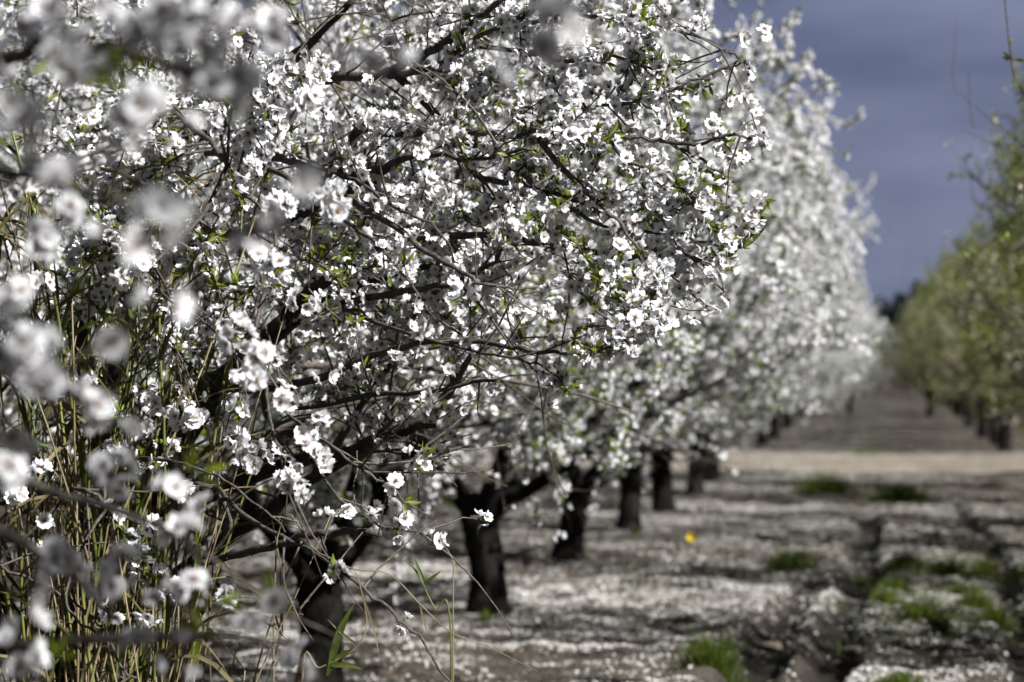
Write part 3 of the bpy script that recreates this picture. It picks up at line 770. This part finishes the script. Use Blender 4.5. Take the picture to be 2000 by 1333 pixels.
fine = traced(near, S0, [
    ([(690, 265, 7.9), (760, 263, 7.8), (900, 259, 7.6), (1050, 266, 7.5), (1180, 262, 7.4), (1290, 276, 7.4), (1345, 300, 7.4), (1440, 360, 7.4)], 0.012, 0.003, 22, 0.35),
    ([(1290, 276, 7.4), (1360, 282, 7.35), (1425, 262, 7.3), (1475, 270, 7.3)], 0.006, 0.003, 8, 0.95),
    ([(820, 470, 7.9), (970, 460, 7.7), (1060, 476, 7.6), (1180, 496, 7.5), (1300, 505, 7.4), (1420, 512, 7.4)], 0.011, 0.006, 11, 0.2),
    ([(345, 298, 8.6), (450, 296, 8.2), (560, 312, 7.8), (640, 362, 7.5), (760, 436, 7.2), (850, 500, 7.0), (930, 545, 6.9), (1000, 570, 6.9)], 0.017, 0.003, 12, 0.25),
    ([(430, 300, 8.0), (560, 345, 7.6), (660, 420, 7.3), (740, 480, 7.1), (790, 540, 7.0), (850, 620, 7.0)], 0.010, 0.002, 10, 0.15),
    ([(560, 312, 7.8), (690, 350, 7.4), (760, 400, 7.2), (840, 440, 7.1), (900, 520, 7.1)], 0.008, 0.002, 9, 0.3),
    ([(290, 330, 8.5), (303, 260, 8.2), (325, 222, 8.0), (370, 245, 7.8), (430, 300, 7.5), (470, 370, 7.3), (530, 420, 7.2)], 0.016, 0.004, 8, 0.2),
    ([(600, 160, 8.2), (660, 150, 8.1), (750, 145, 8.0), (830, 105, 7.9), (905, 60, 7.8), (1000, -15, 7.7)], 0.018, 0.008, 20, 0.3),
    ([(760, 150, 8.0), (850, 130, 7.8), (930, 75, 7.7), (1020, 30, 7.6), (1120, -20, 7.5)], 0.009, 0.004, 18, 0.6),
    ([(680, 345, 7.9), (760, 322, 7.7), (840, 300, 7.6), (930, 310, 7.5), (1040, 290, 7.4)], 0.013, 0.004, 16, 0.5),
    ([(930, 340, 8.0), (1010, 358, 7.8), (1060, 370, 7.7), (1120, 386, 7.6), (1190, 420, 7.5), (1260, 430, 7.4)], 0.012, 0.004, 8, 0.4),
    ([(1050, 268, 7.5), (1090, 320, 7.4), (1140, 370, 7.4), (1200, 425, 7.3), (1250, 490, 7.3), (1300, 560, 7.3)], 0.009, 0.003, 8, 0.4),
    ([(1185, 262, 7.4), (1220, 310, 7.3), (1310, 350, 7.3), (1370, 420, 7.3), (1425, 470, 7.3)], 0.006, 0.002, 6, 0.7),
    ([(1000, 330, 7.8), (1100, 400, 7.6), (1200, 445, 7.5), (1330, 460, 7.4), (1440, 485, 7.4), (1515, 420, 7.4)], 0.008, 0.002, 8, 0.6),
    ([(1180, 496, 7.5), (1215, 560, 7.4), (1225, 600, 7.4), (1230, 650, 7.4)], 0.005, 0.002, 8, 0.6),
    ([(1300, 505, 7.4), (1390, 520, 7.4), (1420, 575, 7.4)], 0.004, 0.002, 5, 0.4),
    ([(1240, 490, 7.5), (1280, 560, 7.4), (1275, 610, 7.4), (1290, 650, 7.4)], 0.004, 0.002, 7, 0.9),
    ([(1010, 100, 7.9), (1110, 120, 7.7), (1200, 110, 7.6), (1300, 150, 7.5), (1355, 180, 7.5)], 0.008, 0.003, 16, 0.7),
    ([(990, 60, 8.0), (1100, 30, 7.8), (1220, 40, 7.7), (1330, 60, 7.6), (1430, 105, 7.6), (1460, 125, 7.6)], 0.008, 0.003, 22, 0.9),
    ([(1100, 190, 7.8), (1200, 205, 7.6), (1300, 180, 7.5), (1400, 140, 7.5), (1450, 120, 7.5)], 0.007, 0.003, 20, 0.95),
    ([(640, 600, 8.0), (720, 582, 7.8), (840, 562, 7.6), (920, 540, 7.5), (1010, 470, 7.4)], 0.014, 0.004, 12, 0.3),
    ([(480, 762, 8.2), (620, 740, 7.9), (740, 692, 7.6), (850, 665, 7.4), (960, 672, 7.3), (1050, 686, 7.2), (1150, 690, 7.2), (1250, 682, 7.2)], 0.014, 0.0022, 9, 0.2),
    ([(580, 795, 8.0), (720, 772, 7.7), (830, 766, 7.5), (975, 740, 7.4)], 0.011, 0.004, 6, 0.05),
    ([(380, 1096, 7.8), (450, 1086, 7.7), (520, 1070, 7.6), (610, 1046, 7.5), (745, 1038, 7.4)], 0.012, 0.009, 2, 0.0),
    ([(640, 590, 8.0), (760, 640, 7.5), (900, 680, 7.3), (1000, 700, 7.2), (1070, 720, 7.2), (1120, 770, 7.2)], 0.006, 0.002, 9, 0.3),
    ([(420, 950, 7.6), (470, 1000, 7.4), (560, 1055, 7.2), (620, 1085, 7.1), (690, 1135, 7.0), (760, 1190, 7.0), (820, 1250, 7.0), (885, 1335, 7.0)], 0.008, 0.0028, 3, 0.03),
    ([(556, 1050, 7.2), (553, 1095, 7.1), (556, 1150, 7.1), (572, 1180, 7.1), (588, 1205, 7.1)], 0.0035, 0.002, 3, 0.0),
    ([(560, 800, 7.6), (620, 850, 7.3), (690, 905, 7.2), (750, 945, 7.2), (800, 985, 7.2), (835, 1008, 7.2)], 0.006, 0.002, 5, 0.1),
    ([(600, 870, 7.4), (650, 960, 7.2), (700, 1002, 7.2), (745, 1028, 7.2), (815, 1040, 7.2), (845, 1060, 7.2)], 0.005, 0.002, 5, 0.05),
    ([(740, 930, 7.3), (765, 990, 7.2), (790, 1020, 7.2), (838, 1052, 7.2)], 0.003, 0.002, 3, 0.05),
    ([(500, 640, 7.0), (520, 760, 6.8), (530, 830, 6.7), (555, 900, 6.7), (560, 945, 6.7)], 0.006, 0.002, 5, 0.3),
    ([(280, 540, 7.2), (345, 590, 7.0), (430, 662, 6.8), (480, 720, 6.7)], 0.006, 0.002, 6, 0.4),
    ([(145, 960, 7.0), (190, 970, 6.9), (245, 1040, 6.9), (262, 1060, 6.9), (275, 1120, 6.9)], 0.007, 0.003, 4, 0.2),
    ([(250, 900, 7.4), (330, 900, 7.2), (420, 930, 7.1), (500, 985, 7.0), (560, 1035, 7.0)], 0.007, 0.002, 6, 0.1),
    ([(130, 1180, 6.8), (200, 1250, 6.8), (260, 1330, 6.8)], 0.004, 0.003, 3, 0.0),
    ([(0, 1100, 7.0), (60, 1130, 7.0), (110, 1160, 7.0), (180, 1200, 7.0)], 0.005, 0.003, 3, 0.0),
], rng, keep0, nt=0.8, attach=big + [P + B0 for P, r in S0.limbs])
for k in range(105):
    q = px(rng.uniform(200, 1000), rng.uniform(120, 700), rng.uniform(7.2, 8.4)); C = np.vstack(big + fine); i = int(((C - q) ** 2).sum(1).argmin()); p = C[i]
    L = float(np.linalg.norm(q - p))
    if L < 0.15 or L > 1.2: continue
    T = spline([p, (p + q) / 2 + [0, 0, 0.12 * L] + rng.normal(0, 0.05 * L, 3), q, q + (q - p) * 0.5 - [0, 0, 0.15 * L]], 9)
    S0.twigs.append((T, np.linspace(0.0045, 0.0018, 9))); S0.flowers_along(T, rng, 0.2, 0.026, keep0(q))
    twigs_on(S0, rng, T, 4, 0.08, 0.26, 0.0028, 0.2, 0.024, keep0, 0.25)
S0.twigs = [(P, r) for P, r in S0.twigs if P[:, 0].max() < -0.22 - rng.exponential(0.16)]
ok_ = [i for i, p in enumerate(S0.nodes) if p[0] < -0.29]; S0.nodes = [S0.nodes[i] for i in ok_]; S0.axes = [S0.axes[i] for i in ok_]
g = Geo()                                                        # the stub of bare wood where a branch was torn off
P = spline([px(705, 348, 7.75), px(735, 346, 7.72), px(770, 358, 7.7)], 8); tube(g, P, np.linspace(0.014, 0.006, 8), 7, 0, 0.12, rng)
g.build('broken_stub', M_CUT, near)
spots0 = [(465, 660, 5.6, 5), (505, 690, 5.6, 5), (495, 735, 5.6, 4), (480, 710, 5.7, 4), (635, 732, 6.6, 2), (550, 775, 6.4, 5), (615, 810, 6.5, 5), (585, 855, 6.5, 5),
          (600, 890, 6.4, 6), (630, 915, 6.4, 5), (585, 958, 6.5, 3), (500, 905, 6.7, 4), (455, 870, 6.8, 6), (385, 830, 6.9, 6), (360, 815, 6.9, 5), (485, 880, 6.8, 5),
          (770, 942, 7.2, 2), (632, 1020, 7.1, 2), (674, 1006, 7.2, 2), (786, 1012, 7.2, 2), (844, 1060, 7.2, 3), (450, 1160, 6.6, 3), (305, 1130, 6.9, 4), (340, 1150, 6.8, 3),
          (220, 1195, 6.7, 3), (295, 1190, 6.6, 4), (215, 1000, 6.8, 4), (85, 1025, 6.8, 2), (295, 1030, 6.9, 2), (75, 920, 6.9, 4), (30, 970, 6.9, 4), (300, 785, 7.1, 5),
          (165, 745, 6.9, 2), (590, 215, 6.3, 5), (600, 195, 6.3, 4), (410, 235, 6.8, 5), (640, 400, 6.0, 7), (610, 380, 6.0, 6), (660, 415, 6.0, 5), (540, 405, 6.2, 6),
          (500, 500, 6.4, 5), (545, 515, 6.4, 4), (590, 590, 6.8, 7), (430, 620, 6.8, 4), (240, 540, 6.8, 4), (270, 515, 6.8, 4), (75, 560, 6.8, 5), (480, 330, 6.8, 5),
          (1205, 487, 7.25, 4), (1280, 640, 7.2, 7), (1295, 610, 7.2, 4), (1240, 700, 7.2, 2)]
clusters(near, spots0, rng, MATS_FL, HI)
g = Geo()
for P, r in S0.branches: tube(g, P, r, 6)
for P, r in S0.twigs:
    tube(g, P, r, 5)
    if rng.random() < 0.6: knots(g, P, rng, 3, 0.0017)
g.build('twigs', M_TWIG, near)['kind'] = 'stuff'
g = Geo(); pos, ax, sc = bloom_positions(S0, rng, 2.3, (0.78, 1.14)); scatter(g, HI, pos, ax, sc, rng)
print('near tree flowers', len(pos))
g.build('blossoms', MATS_FL, near)['kind'] = 'stuff'
g = Geo(); pos, ax, sc = leaf_positions(S0, rng, 0.16, 6, 7.5, 1.0); scatter(g, LEAF, pos, ax, sc * 1.1, rng)
ex = np.array([px(rng.uniform(60, 900), rng.uniform(560, 1180), rng.uniform(6.8, 8.2)) for _ in range(60)])
g.build('leaves', M_LEAF, near)['kind'] = 'stuff'

# the nearest tree: trunk left of the frame, blurred sprays reaching in from the left and from above
rng = np.random.default_rng(78)
B1 = np.array([-2.62, 4.1, 0.0])
front = empty('almond_tree', B1, 'nearest almond tree, only its blurred grey-white blossom sprays reaching in from the left edge', 'tree', GL)
S1 = bloom_skeleton(rng, nl=5, nb=5, nt=6, step=0.03, rmax=1.25, keep_lo=0.3, keep_hi=0.9)
S1.nodes = [n + B1 for n in S1.nodes]
S1.twigs = [(P + B1, r) for P, r in S1.twigs]; S1.branches = [(P + B1, r) for P, r in S1.branches]
g = trunk_geo(rng, S1.top, 0.13, B1); g.build('trunk', M_BARK, front)
for P, r in S1.limbs:
    k = max(4, int(np.argmax(np.hypot(P[:, 0], P[:, 1]) > 1.25)) or len(P))
    g = Geo(); tube(g, P[:k] + B1, r[:k], 9, 0, 0.05, rng); g.build('limb', M_LIMB, front)
T1 = B1 + S1.top
def keep1(p): return 0.10
traced(front, S1, [
    ([T1, (-700, 1150, 4.1), (-300, 1230, 4.1), (0, 1262, 4.1), (250, 1244, 4.1), (450, 1250, 4.1), (655, 1262, 4.1)], 0.016, 0.003, 2, 0),
    ([(-200, 1000, 4.4), (0, 1040, 4.3), (90, 1090, 4.3), (160, 1135, 4.2), (205, 1190, 4.2), (250, 1240, 4.1)], 0.012, 0.004, 2, 0),
    ([(-300, 880, 4.3), (-60, 900, 4.3), (100, 960, 4.3), (230, 1000, 4.3), (350, 1050, 4.3), (400, 1120, 4.3)], 0.010, 0.003, 2, 0),
    ([T1, (-1200, 500, 3.8), (-500, 150, 3.5), (-100, 120, 3.4), (80, 100, 3.3), (230, 95, 3.3), (340, 30, 3.3), (420, -60, 3.3)], 0.016, 0.005, 6, 0.2),
    ([(230, 95, 3.3), (330, 130, 3.2), (420, 150, 3.2), (500, 190, 3.2)], 0.007, 0.003, 4, 0.3),
    ([(-500, 300, 3.4), (-100, 330, 3.2), (60, 340, 3.1), (160, 370, 3.0), (300, 420, 2.9)], 0.010, 0.003, 2, 0.0),
    ([(-500, 650, 3.6), (-100, 700, 3.4), (60, 750, 3.4), (180, 790, 3.6)], 0.010, 0.004, 3, 0.2),
    ([(700, -400, 3.1), (1000, -200, 3.0), (1190, -60, 2.95), (1130, 15, 2.95), (1060, 90, 2.95)], 0.010, 0.004, 0, 0),
    ([(640, -200, 3.2), (720, -30, 3.1), (755, 80, 3.1)], 0.006, 0.003, 0, 0),
], rng, keep1)
spots1 = [(1035, 105, 2.9, 3), (1075, 70, 2.9, 3), (1112, 38, 2.95, 2), (755, 85, 3.1, 2), (300, 410, 2.8, 4), (330, 440, 2.8, 2), (235, 470, 3.0, 2), (135, 360, 2.9, 2),
          (240, 250, 3.1, 3), (270, 225, 3.1, 3), (420, 190, 3.2, 4), (380, 120, 3.3, 3), (340, 20, 3.2, 4), (300, 60, 3.3, 3), (475, 120, 3.4, 4), (535, 65, 3.4, 3), (170, 150, 3.2, 3),
          (120, 130, 3.2, 3), (90, 50, 3.6, 4), (20, 60, 3.6, 4), (200, 60, 3.4, 3), (345, 165, 3.3, 3), (445, 60, 3.4, 3), (570, 340, 3.2, 2), (545, 450, 3.2, 1), (310, 600, 3.1, 2), (20, 240, 3.0, 4),
          (60, 275, 3.1, 3), (60, 690, 3.2, 4), (90, 745, 3.2, 4), (170, 790, 3.7, 4), (140, 800, 3.7, 3), (30, 830, 3.4, 3), (20, 590, 3.8, 4), (60, 470, 3.9, 4), (120, 420, 4.0, 3), (250, 860, 3.9, 2),
          (232, 925, 4.1, 4), (215, 905, 4.1, 3), (330, 970, 4.1, 3), (400, 997, 4.2, 2), (355, 1050, 4.1, 3), (245, 1120, 4.0, 4), (205, 1125, 4.0, 3), (110, 1085, 4.0, 4), (130, 1125, 4.0, 3), (50, 1160, 3.9, 2),
          (55, 1235, 3.8, 2), (30, 1290, 3.7, 4), (80, 1310, 3.7, 3), (270, 1275, 3.9, 3), (350, 1285, 3.9, 3), (378, 1150, 4.2, 3), (320, 1165, 4.2, 2), (545, 1190, 3.9, 1), (597, 1285, 3.9, 2), (570, 1312, 3.9, 2), (10, 920, 3.5, 3)]
clusters(front, spots1, rng, MATS_FL, HI)
g = Geo()
for P, r in S1.branches: tube(g, P, r, 6)
for P, r in S1.twigs: tube(g, P, r, 5)
g.build('twigs', M_TWIG, front)['kind'] = 'stuff'
g = Geo(); pos, ax, sc = bloom_positions(S1, rng, 1.6); scatter(g, HI, pos, ax, sc, rng)
g.build('blossoms', MATS_FL, front)['kind'] = 'stuff'
g = Geo()
for x, y, d in ((235, 160, 3.2), (385, 920, 4.0), (395, 1235, 4.0), (110, 1290, 3.8), (50, 150, 3.6), (420, 1180, 4.1), (530, 1180, 3.9)):
    n = 7; ax = nrm(rng.standard_normal((n, 3)) + [0, -0.3, 0.5]); scatter(g, LEAF, px(x, y, d) + ax * 0.008, ax, rng.uniform(0.8, 1.3, n), rng)
pos, ax, sc = leaf_positions(S1, rng, 0.05, 4); scatter(g, LEAF, pos, ax, sc, rng)
g.build('leaves', M_LEAF, front)['kind'] = 'stuff'

# ------------------------------------------------------------------ reeds in front of the near tree
rng = np.random.default_rng(9)
def reed(base, h, r, lean, green, nleaf, label, group):
    t = empty('reed', base, label, 'reed', group); b = np.asarray(base, float)
    P = grow(rng, b, np.array([lean[0], lean[1], 1.0]), h, 10, 0.045, 0)
    g = Geo(); rad = np.linspace(r, r * 0.5, len(P)); tube(g, P, rad, 6)
    for k in range(1, len(P) - 1): tube(g, [P[k] - [0, 0, 0.004], P[k] + [0, 0, 0.004]], [rad[k] * 1.22] * 2, 6, cap=False)
    g.build('stem', M_CANE if green else M_STRAW, t)
    g = Geo()
    for k in range(nleaf):
        p, d = lerp_at(P, rng.uniform(0.35, 1.0) if k else 0.999)
        q = nrm(d * rng.uniform(0.7, 1.6) + nrm(rng.standard_normal(3) * [1, 1, 0.2]) * rng.uniform(0.5, 1.0))
        L = rng.uniform(0.18, 0.48)
        B = grow(rng, p, q, L, 7, 0.05, rng.uniform(-6.5, -0.5))
        u = np.linspace(0, 1, 8); w = rng.uniform(0.010, 0.021) * np.minimum(1, 0.45 + u * 3) * (1 - u ** 2.2) + 0.0006
        ribbon(g, B, w, np.array([0, 0, 1.0]) + 0.5 * rng.standard_normal(3))
    if nleaf: g.build('leaves', (M_REED if rng.random() < 0.7 else M_DRY) if green else M_DRY, t)
    return t
for k in range(38):
    x, d = rng.uniform(30, 330), rng.uniform(7.3, 8.7); b = px(x, 1300, d); b[2] = float(ground_z(b[0], b[1]))
    reed(b, rng.uniform(1.5, 2.5), rng.uniform(0.0036, 0.0072), rng.normal(0, 0.09, 2), True, rng.integers(4, 9),
         'tall green reed in the clump under the near almond tree', 'green reeds at lower left')
for k in range(95):
    x, d = rng.uniform(-30, 430), rng.uniform(7.2, 8.8); b = px(x, 1300, d); b[2] = float(ground_z(b[0], b[1]))
    reed(b, rng.uniform(0.9, 2.2) * (1 if x < 330 else 0.65), rng.uniform(0.002, 0.0048), rng.normal(0, 0.15, 2), False, rng.integers(0, 4),
         'thin straw-coloured dry reed in the clump under the near almond tree', 'dry reeds at lower left')

def bent(pts, r, leaves, label, green):
    W = [px(*p) for p in pts]; t = empty('reed', (W[0][0], W[0][1], float(ground_z(W[0][0], W[0][1]))), label, 'reed')
    W = [np.array(t.location)] + W; P = spline(W, 40); g = Geo(); tube(g, P, np.linspace(r, r * 0.4, 40), 5)
    g.build('stem', M_CANE if green else M_STRAW, t)
    for lp, w, gr in leaves:
        g = Geo(); B = spline([px(*p) for p in lp], 10); u = np.linspace(0, 1, 10)
        ribbon(g, B, w * np.minimum(1, 0.3 + u * 3) * (1 - u ** 2.5) + 0.0006, np.array([0.4, -1, 0.3])); g.build('leaf', M_REED if gr else M_DRY, t)
bent([(540, 1062, 7.2), (620, 1080, 7.1), (690, 1112, 7.0), (760, 1122, 7.0), (820, 1180, 7.0), (880, 1235, 7.0), (950, 1262, 7.0), (1050, 1312, 7.0)], 0.0024,
     [([(820, 1180, 7.0), (828, 1215, 7.0), (836, 1240, 7.0)], 0.006, False)], 'dry arching reed stalk trailing out to the right over the petals', False)
bent([(590, 1325, 6.9), (625, 1305, 6.9), (690, 1270, 6.9), (716, 1220, 6.9), (702, 1140, 6.9), (690, 1110, 6.9)], 0.003,
     [([(640, 1320, 6.9), (658, 1250, 6.9), (672, 1215, 6.9), (692, 1180, 6.9)], 0.020, True), ([(690, 1270, 6.9), (660, 1285, 6.9), (640, 1320, 6.9)], 0.012, True),
      ([(700, 1262, 6.9), (670, 1240, 6.9), (640, 1210, 6.9)], 0.007, True), ([(640, 1300, 6.9), (680, 1300, 6.9), (708, 1308, 6.9)], 0.013, True),
      ([(705, 1150, 6.9), (730, 1230, 6.9), (742, 1290, 6.9)], 0.004, False)], 'kinked pale reed with one broad dark green blade before the thick trunk', False)
bent([(880, 1240, 7.1), (850, 1190, 7.1), (830, 1150, 7.1), (815, 1105, 7.1)], 0.0028,
     [([(832, 1150, 7.1), (818, 1115, 7.1), (806, 1085, 7.1)], 0.011, True), ([(828, 1142, 7.1), (845, 1128, 7.1), (862, 1115, 7.1)], 0.009, True),
      ([(825, 1130, 7.1), (808, 1112, 7.1), (790, 1095, 7.1)], 0.006, True)], 'young green reed shoot with three short blades right of the thick trunk', True)
bent([(855, 1050, 7.2), (880, 1085, 7.2), (887, 1120, 7.2), (885, 1165, 7.2)][::-1] , 0.002, [], 'thin brown stalk hanging curved beside the lowest blossom', False)

# ------------------------------------------------------------------ grass tufts and other small things on the ground
rng = np.random.default_rng(14)
def tuft(x, y, wpx, hpx, n, label, gname='grass tufts on the orchard floor', cat='grass tuft', name='grass_tuft', mat=None, dz=0):
    c = pxg(x, y); d = c[1]; w, h = wpx * d / FPX, hpx * d / FPX
    c[2] = float(ground_z(c[0], c[1])); t = empty(name, c, label, cat, gname); g = Geo()
    for k in range(n):
        a, rr = rng.uniform(0, 6.28), abs(rng.normal(0, 0.30)); b = c + np.array([math.cos(a) * rr * w, math.sin(a) * min(rr * w, 0.6), 0])
        b[2] = float(ground_z(b[0], b[1])) - 0.01
        q = np.array([math.cos(a) * 0.5 * rng.random(), math.sin(a) * 0.5 * rng.random(), 1.0]) + rng.normal(0, 0.22, 3)
        L = h * rng.uniform(0.6, 1.25) * max(0.35, 1 - rr * 0.9)
        B = grow(rng, b, q, L, 4, 0.06, -2.0); u = np.linspace(0, 1, 5)
        ribbon(g, B, rng.uniform(0.005, 0.010) * (1 - u ** 2) + 0.0006, rng.standard_normal(3))
    g.build('leaves', mat or M_GRASS, t)
TUFTS = [(1610, 964, 120, 50, 1000, 'green grass tuft left of the rut end before the dirt track'), (1757, 974, 135, 42, 1000, 'green grass tuft right of the rut end before the dirt track'),
         (1545, 1110, 100, 56, 500, 'dark green grass tuft at the head of the left rut'), (1765, 1108, 90, 46, 380, 'left tuft of the grass line at the bend of the right ruts'),
         (1850, 1116, 90, 46, 360, 'middle tuft of the grass line at the right'), (1920, 1128, 80, 46, 300, 'right tuft of the grass line near the right edge'),
         (1752, 1150, 70, 34, 280, 'grass tuft just below the left end of the grass line'), (1790, 1205, 80, 44, 300, 'grass tuft beside the right rut'),
         (1905, 1180, 80, 50, 300, 'dark grass tuft near the right edge above the bright petals'), (1835, 1240, 60, 50, 220, 'bright green grass tuft among the petals at right'),
         (1392, 1296, 110, 84, 460, 'spiky dark green grass tuft left of the rut in the foreground'), (1755, 1345, 130, 50, 450, 'grass tuft cut by the lower edge at right'),
         (1990, 1120, 60, 32, 200, 'grass tuft at the right edge beside the grass line'), (1682, 1112, 30, 28, 90, 'small grass tuft between the two ruts'),
         (1730, 1175, 70, 40, 260, 'ragged grass tuft low in the patch beside the right rut'), (1945, 1205, 60, 46, 240, 'dark grass tuft low at the right edge'), (1880, 1150, 70, 36, 240, 'grass tuft in the middle of the grassy patch at right'), (1690, 888, 120, 16, 700, 'low green grass at the far side of the dirt track'), (870, 985, 130, 30, 500, 'green weeds behind the slim leaning trunk')]
for q in TUFTS: tuft(*q)
for x, y, h, lab in ((952, 1205, 34, 'bright green weed at the foot of the slim leaning trunk'), (1238, 1118, 22, 'small green weed left of the yellow flower'), (1245, 1040, 24, 'small weed at the foot of the third clear trunk'),
                     (1543, 1005, 16, 'small weed on the far petals left of the rut'), (1625, 1008, 18, 'small weed near the rut end'), (1175, 1112, 16, 'tiny weed right of the second clear trunk'), (880, 985, 24, 'weed far behind between the trunks')):
    tuft(x, y, h * 0.8, h, 40, lab, 'small weeds among the petals', 'weed', 'weed', M_LEAF)
c = pxg(1350, 1074); c[2] = float(ground_z(c[0], c[1]))
t = empty('yellow_flower', c, 'single yellow wild flower among the white petals', 'flower')
g = Geo(); tube(g, [c, c + [0, 0, 0.05], c + [0.005, -0.004, 0.085]], [0.003, 0.0025, 0.002], 5); g.build('stem', M_CANE, t)
g = Geo(); hc = c + np.array([0.005, -0.004, 0.088])
for k in range(12):
    a = 2 * np.pi * k / 12; d = nrm([math.cos(a), -0.8 + 0.2 * math.sin(a), math.sin(a)]); B = np.array([hc, hc + d * 0.03, hc + d * 0.058])
    ribbon(g, B, [0.010, 0.024, 0.009], np.array([0, -1.0, 0.2]))
g.build('flower_head', M_YELLOW, t)

g = Geo()                                                        # thin weeds between the tufts, too many to count
for k in range(150):
    if k < 95: q = pxg(rng.normal(1830, 95), rng.uniform(1085, 1260))
    else: q = np.array([rng.uniform(-4, 2.2), rng.uniform(15, 44), 0])
    for j in range(rng.integers(5, 22)):
        b = q + np.array([rng.normal(0, 0.09), rng.normal(0, 0.16), 0]); b[2] = float(ground_z(b[0], b[1])) - 0.005
        B = grow(rng, b, rng.normal(0, 0.4, 3) + [0, 0, 1.0], rng.uniform(0.03, 0.15), 3, 0.08, -3.0)
        ribbon(g, B, rng.uniform(0.004, 0.008) * np.array([1, 0.9, 0.6, 0.1]), rng.standard_normal(3))
tag(g.build('sparse_grass', M_GRASS), 'thin grass and seedlings between the tufts on the orchard floor', 'grass', kind='stuff')
g = Geo()
for k in range(420):
    x, y = rng.uniform(-5, 2.3), rng.uniform(14, 46); a = rng.uniform(0, 3.14); L = rng.uniform(0.06, 0.45); c = np.array([x, y, float(ground_z(x, y)) + 0.012])
    d = np.array([math.cos(a), math.sin(a), rng.normal(0, 0.12)]) * L / 2
    tube(g, spline([c - d, c + rng.normal(0, 0.02, 3), c + d], 5), [0.004, 0.005, 0.005, 0.004, 0.002], 4)
tag(g.build('twig_litter', M_TWIG), 'fallen twigs lying among the petals on the orchard floor', 'twigs', kind='stuff')

def lump(name, c, s, mat, label, cat, seed):
    r_ = np.random.default_rng(seed); n, m = 12, 18
    th, ph = np.meshgrid(np.linspace(0.02, np.pi - 0.02, n), np.linspace(0, 2 * np.pi, m, endpoint=False), indexing='ij')
    D = np.stack([np.sin(th) * np.cos(ph), np.sin(th) * np.sin(ph), np.cos(th)], -1)
    k = r_.standard_normal((7, 3)); rr = 1 + 0.10 * sum(np.sin(D @ q * 2.2 + i) for i, q in enumerate(k)) / 2 + 0.03 * r_.standard_normal((n, m))
    V = D * rr[..., None] * np.array(s) + np.asarray(c)
    i = np.arange(n - 1)[:, None] * m; j = np.arange(m)[None]; kk = (np.arange(m) + 1)[None] % m
    g = Geo(); g.add(V.reshape(-1, 3), np.stack([i + j, i + m + j, i + m + kk, i + kk], -1).reshape(-1, 4))
    o = g.build(name, mat); return tag(o, label, cat)
lump('earth_mound', pxg(1968, 955) + [0, 0, 0.02], (0.36, 0.3, 0.13), M_ROCK, 'dark earth mound at the right edge by the dirt track', 'mound', 3)
lump('earth_clod', pxg(1508, 1262) + [0, 0, 0.0], (0.07, 0.05, 0.03), M_CLOD, 'pale dry clod of earth on the lip of the left rut', 'clod', 4)
lump('earth_clod', pxg(1668, 1272) + [0, 0, 0.0], (0.06, 0.05, 0.03), M_CLOD, 'pale dry clod of earth on the lip of the right rut', 'clod', 5)
c = pxg(1836, 812); c[2] = float(rise(c[1])) + 0.12
lump('pale_stone', c, (0.2, 0.2, 0.22), M_PALE, 'round whitish stone beside a dark trunk far up the right row', 'stone', 6)

# far evergreens rising over the end of the aisle
rng = np.random.default_rng(21)
for x, ytop, wpx, lab in ((1790, 556, 44, 'tall dark evergreen far behind the end of the aisle'), (1758, 578, 60, 'lower dark evergreen far behind, left of the tall one'), (1720, 588, 60, 'lowest dark evergreen far behind, half hidden by blossom')):
    d = 300.0; top = px(x, ytop, d); z0 = float(rise(180.0)); base = np.array([top[0], d, z0]); h = top[2] - z0; w = wpx * d / FPX / 2
    t = empty('evergreen_tree', base, lab, 'tree', 'far evergreens'); g = Geo(); tube(g, [base, base + [0, 0, h * 0.5], base + [0, 0, h * 0.9]], [0.3, 0.2, 0.06], 8); g.build('trunk', M_BARK, t)
    n = 2600; v = rng.random(n) ** 0.8; a = rng.uniform(0, 6.28, n); rr = w * np.sin(np.pi * np.clip(0.12 + v * 0.86, 0, 1)) ** 0.7 * np.sqrt(rng.random(n)) * (1 + 0.35 * np.sin(a * 3 + v * 9))
    pos = base + np.stack([np.cos(a) * rr, np.sin(a) * rr, h * (0.22 + 0.78 * v)], -1); g = Geo()
    scatter(g, LEAFLO, pos, rng.standard_normal((n, 3)) + [0, 0, 0.6], rng.uniform(10, 18, n), rng); g.build('crown', M_FARTREE, t)
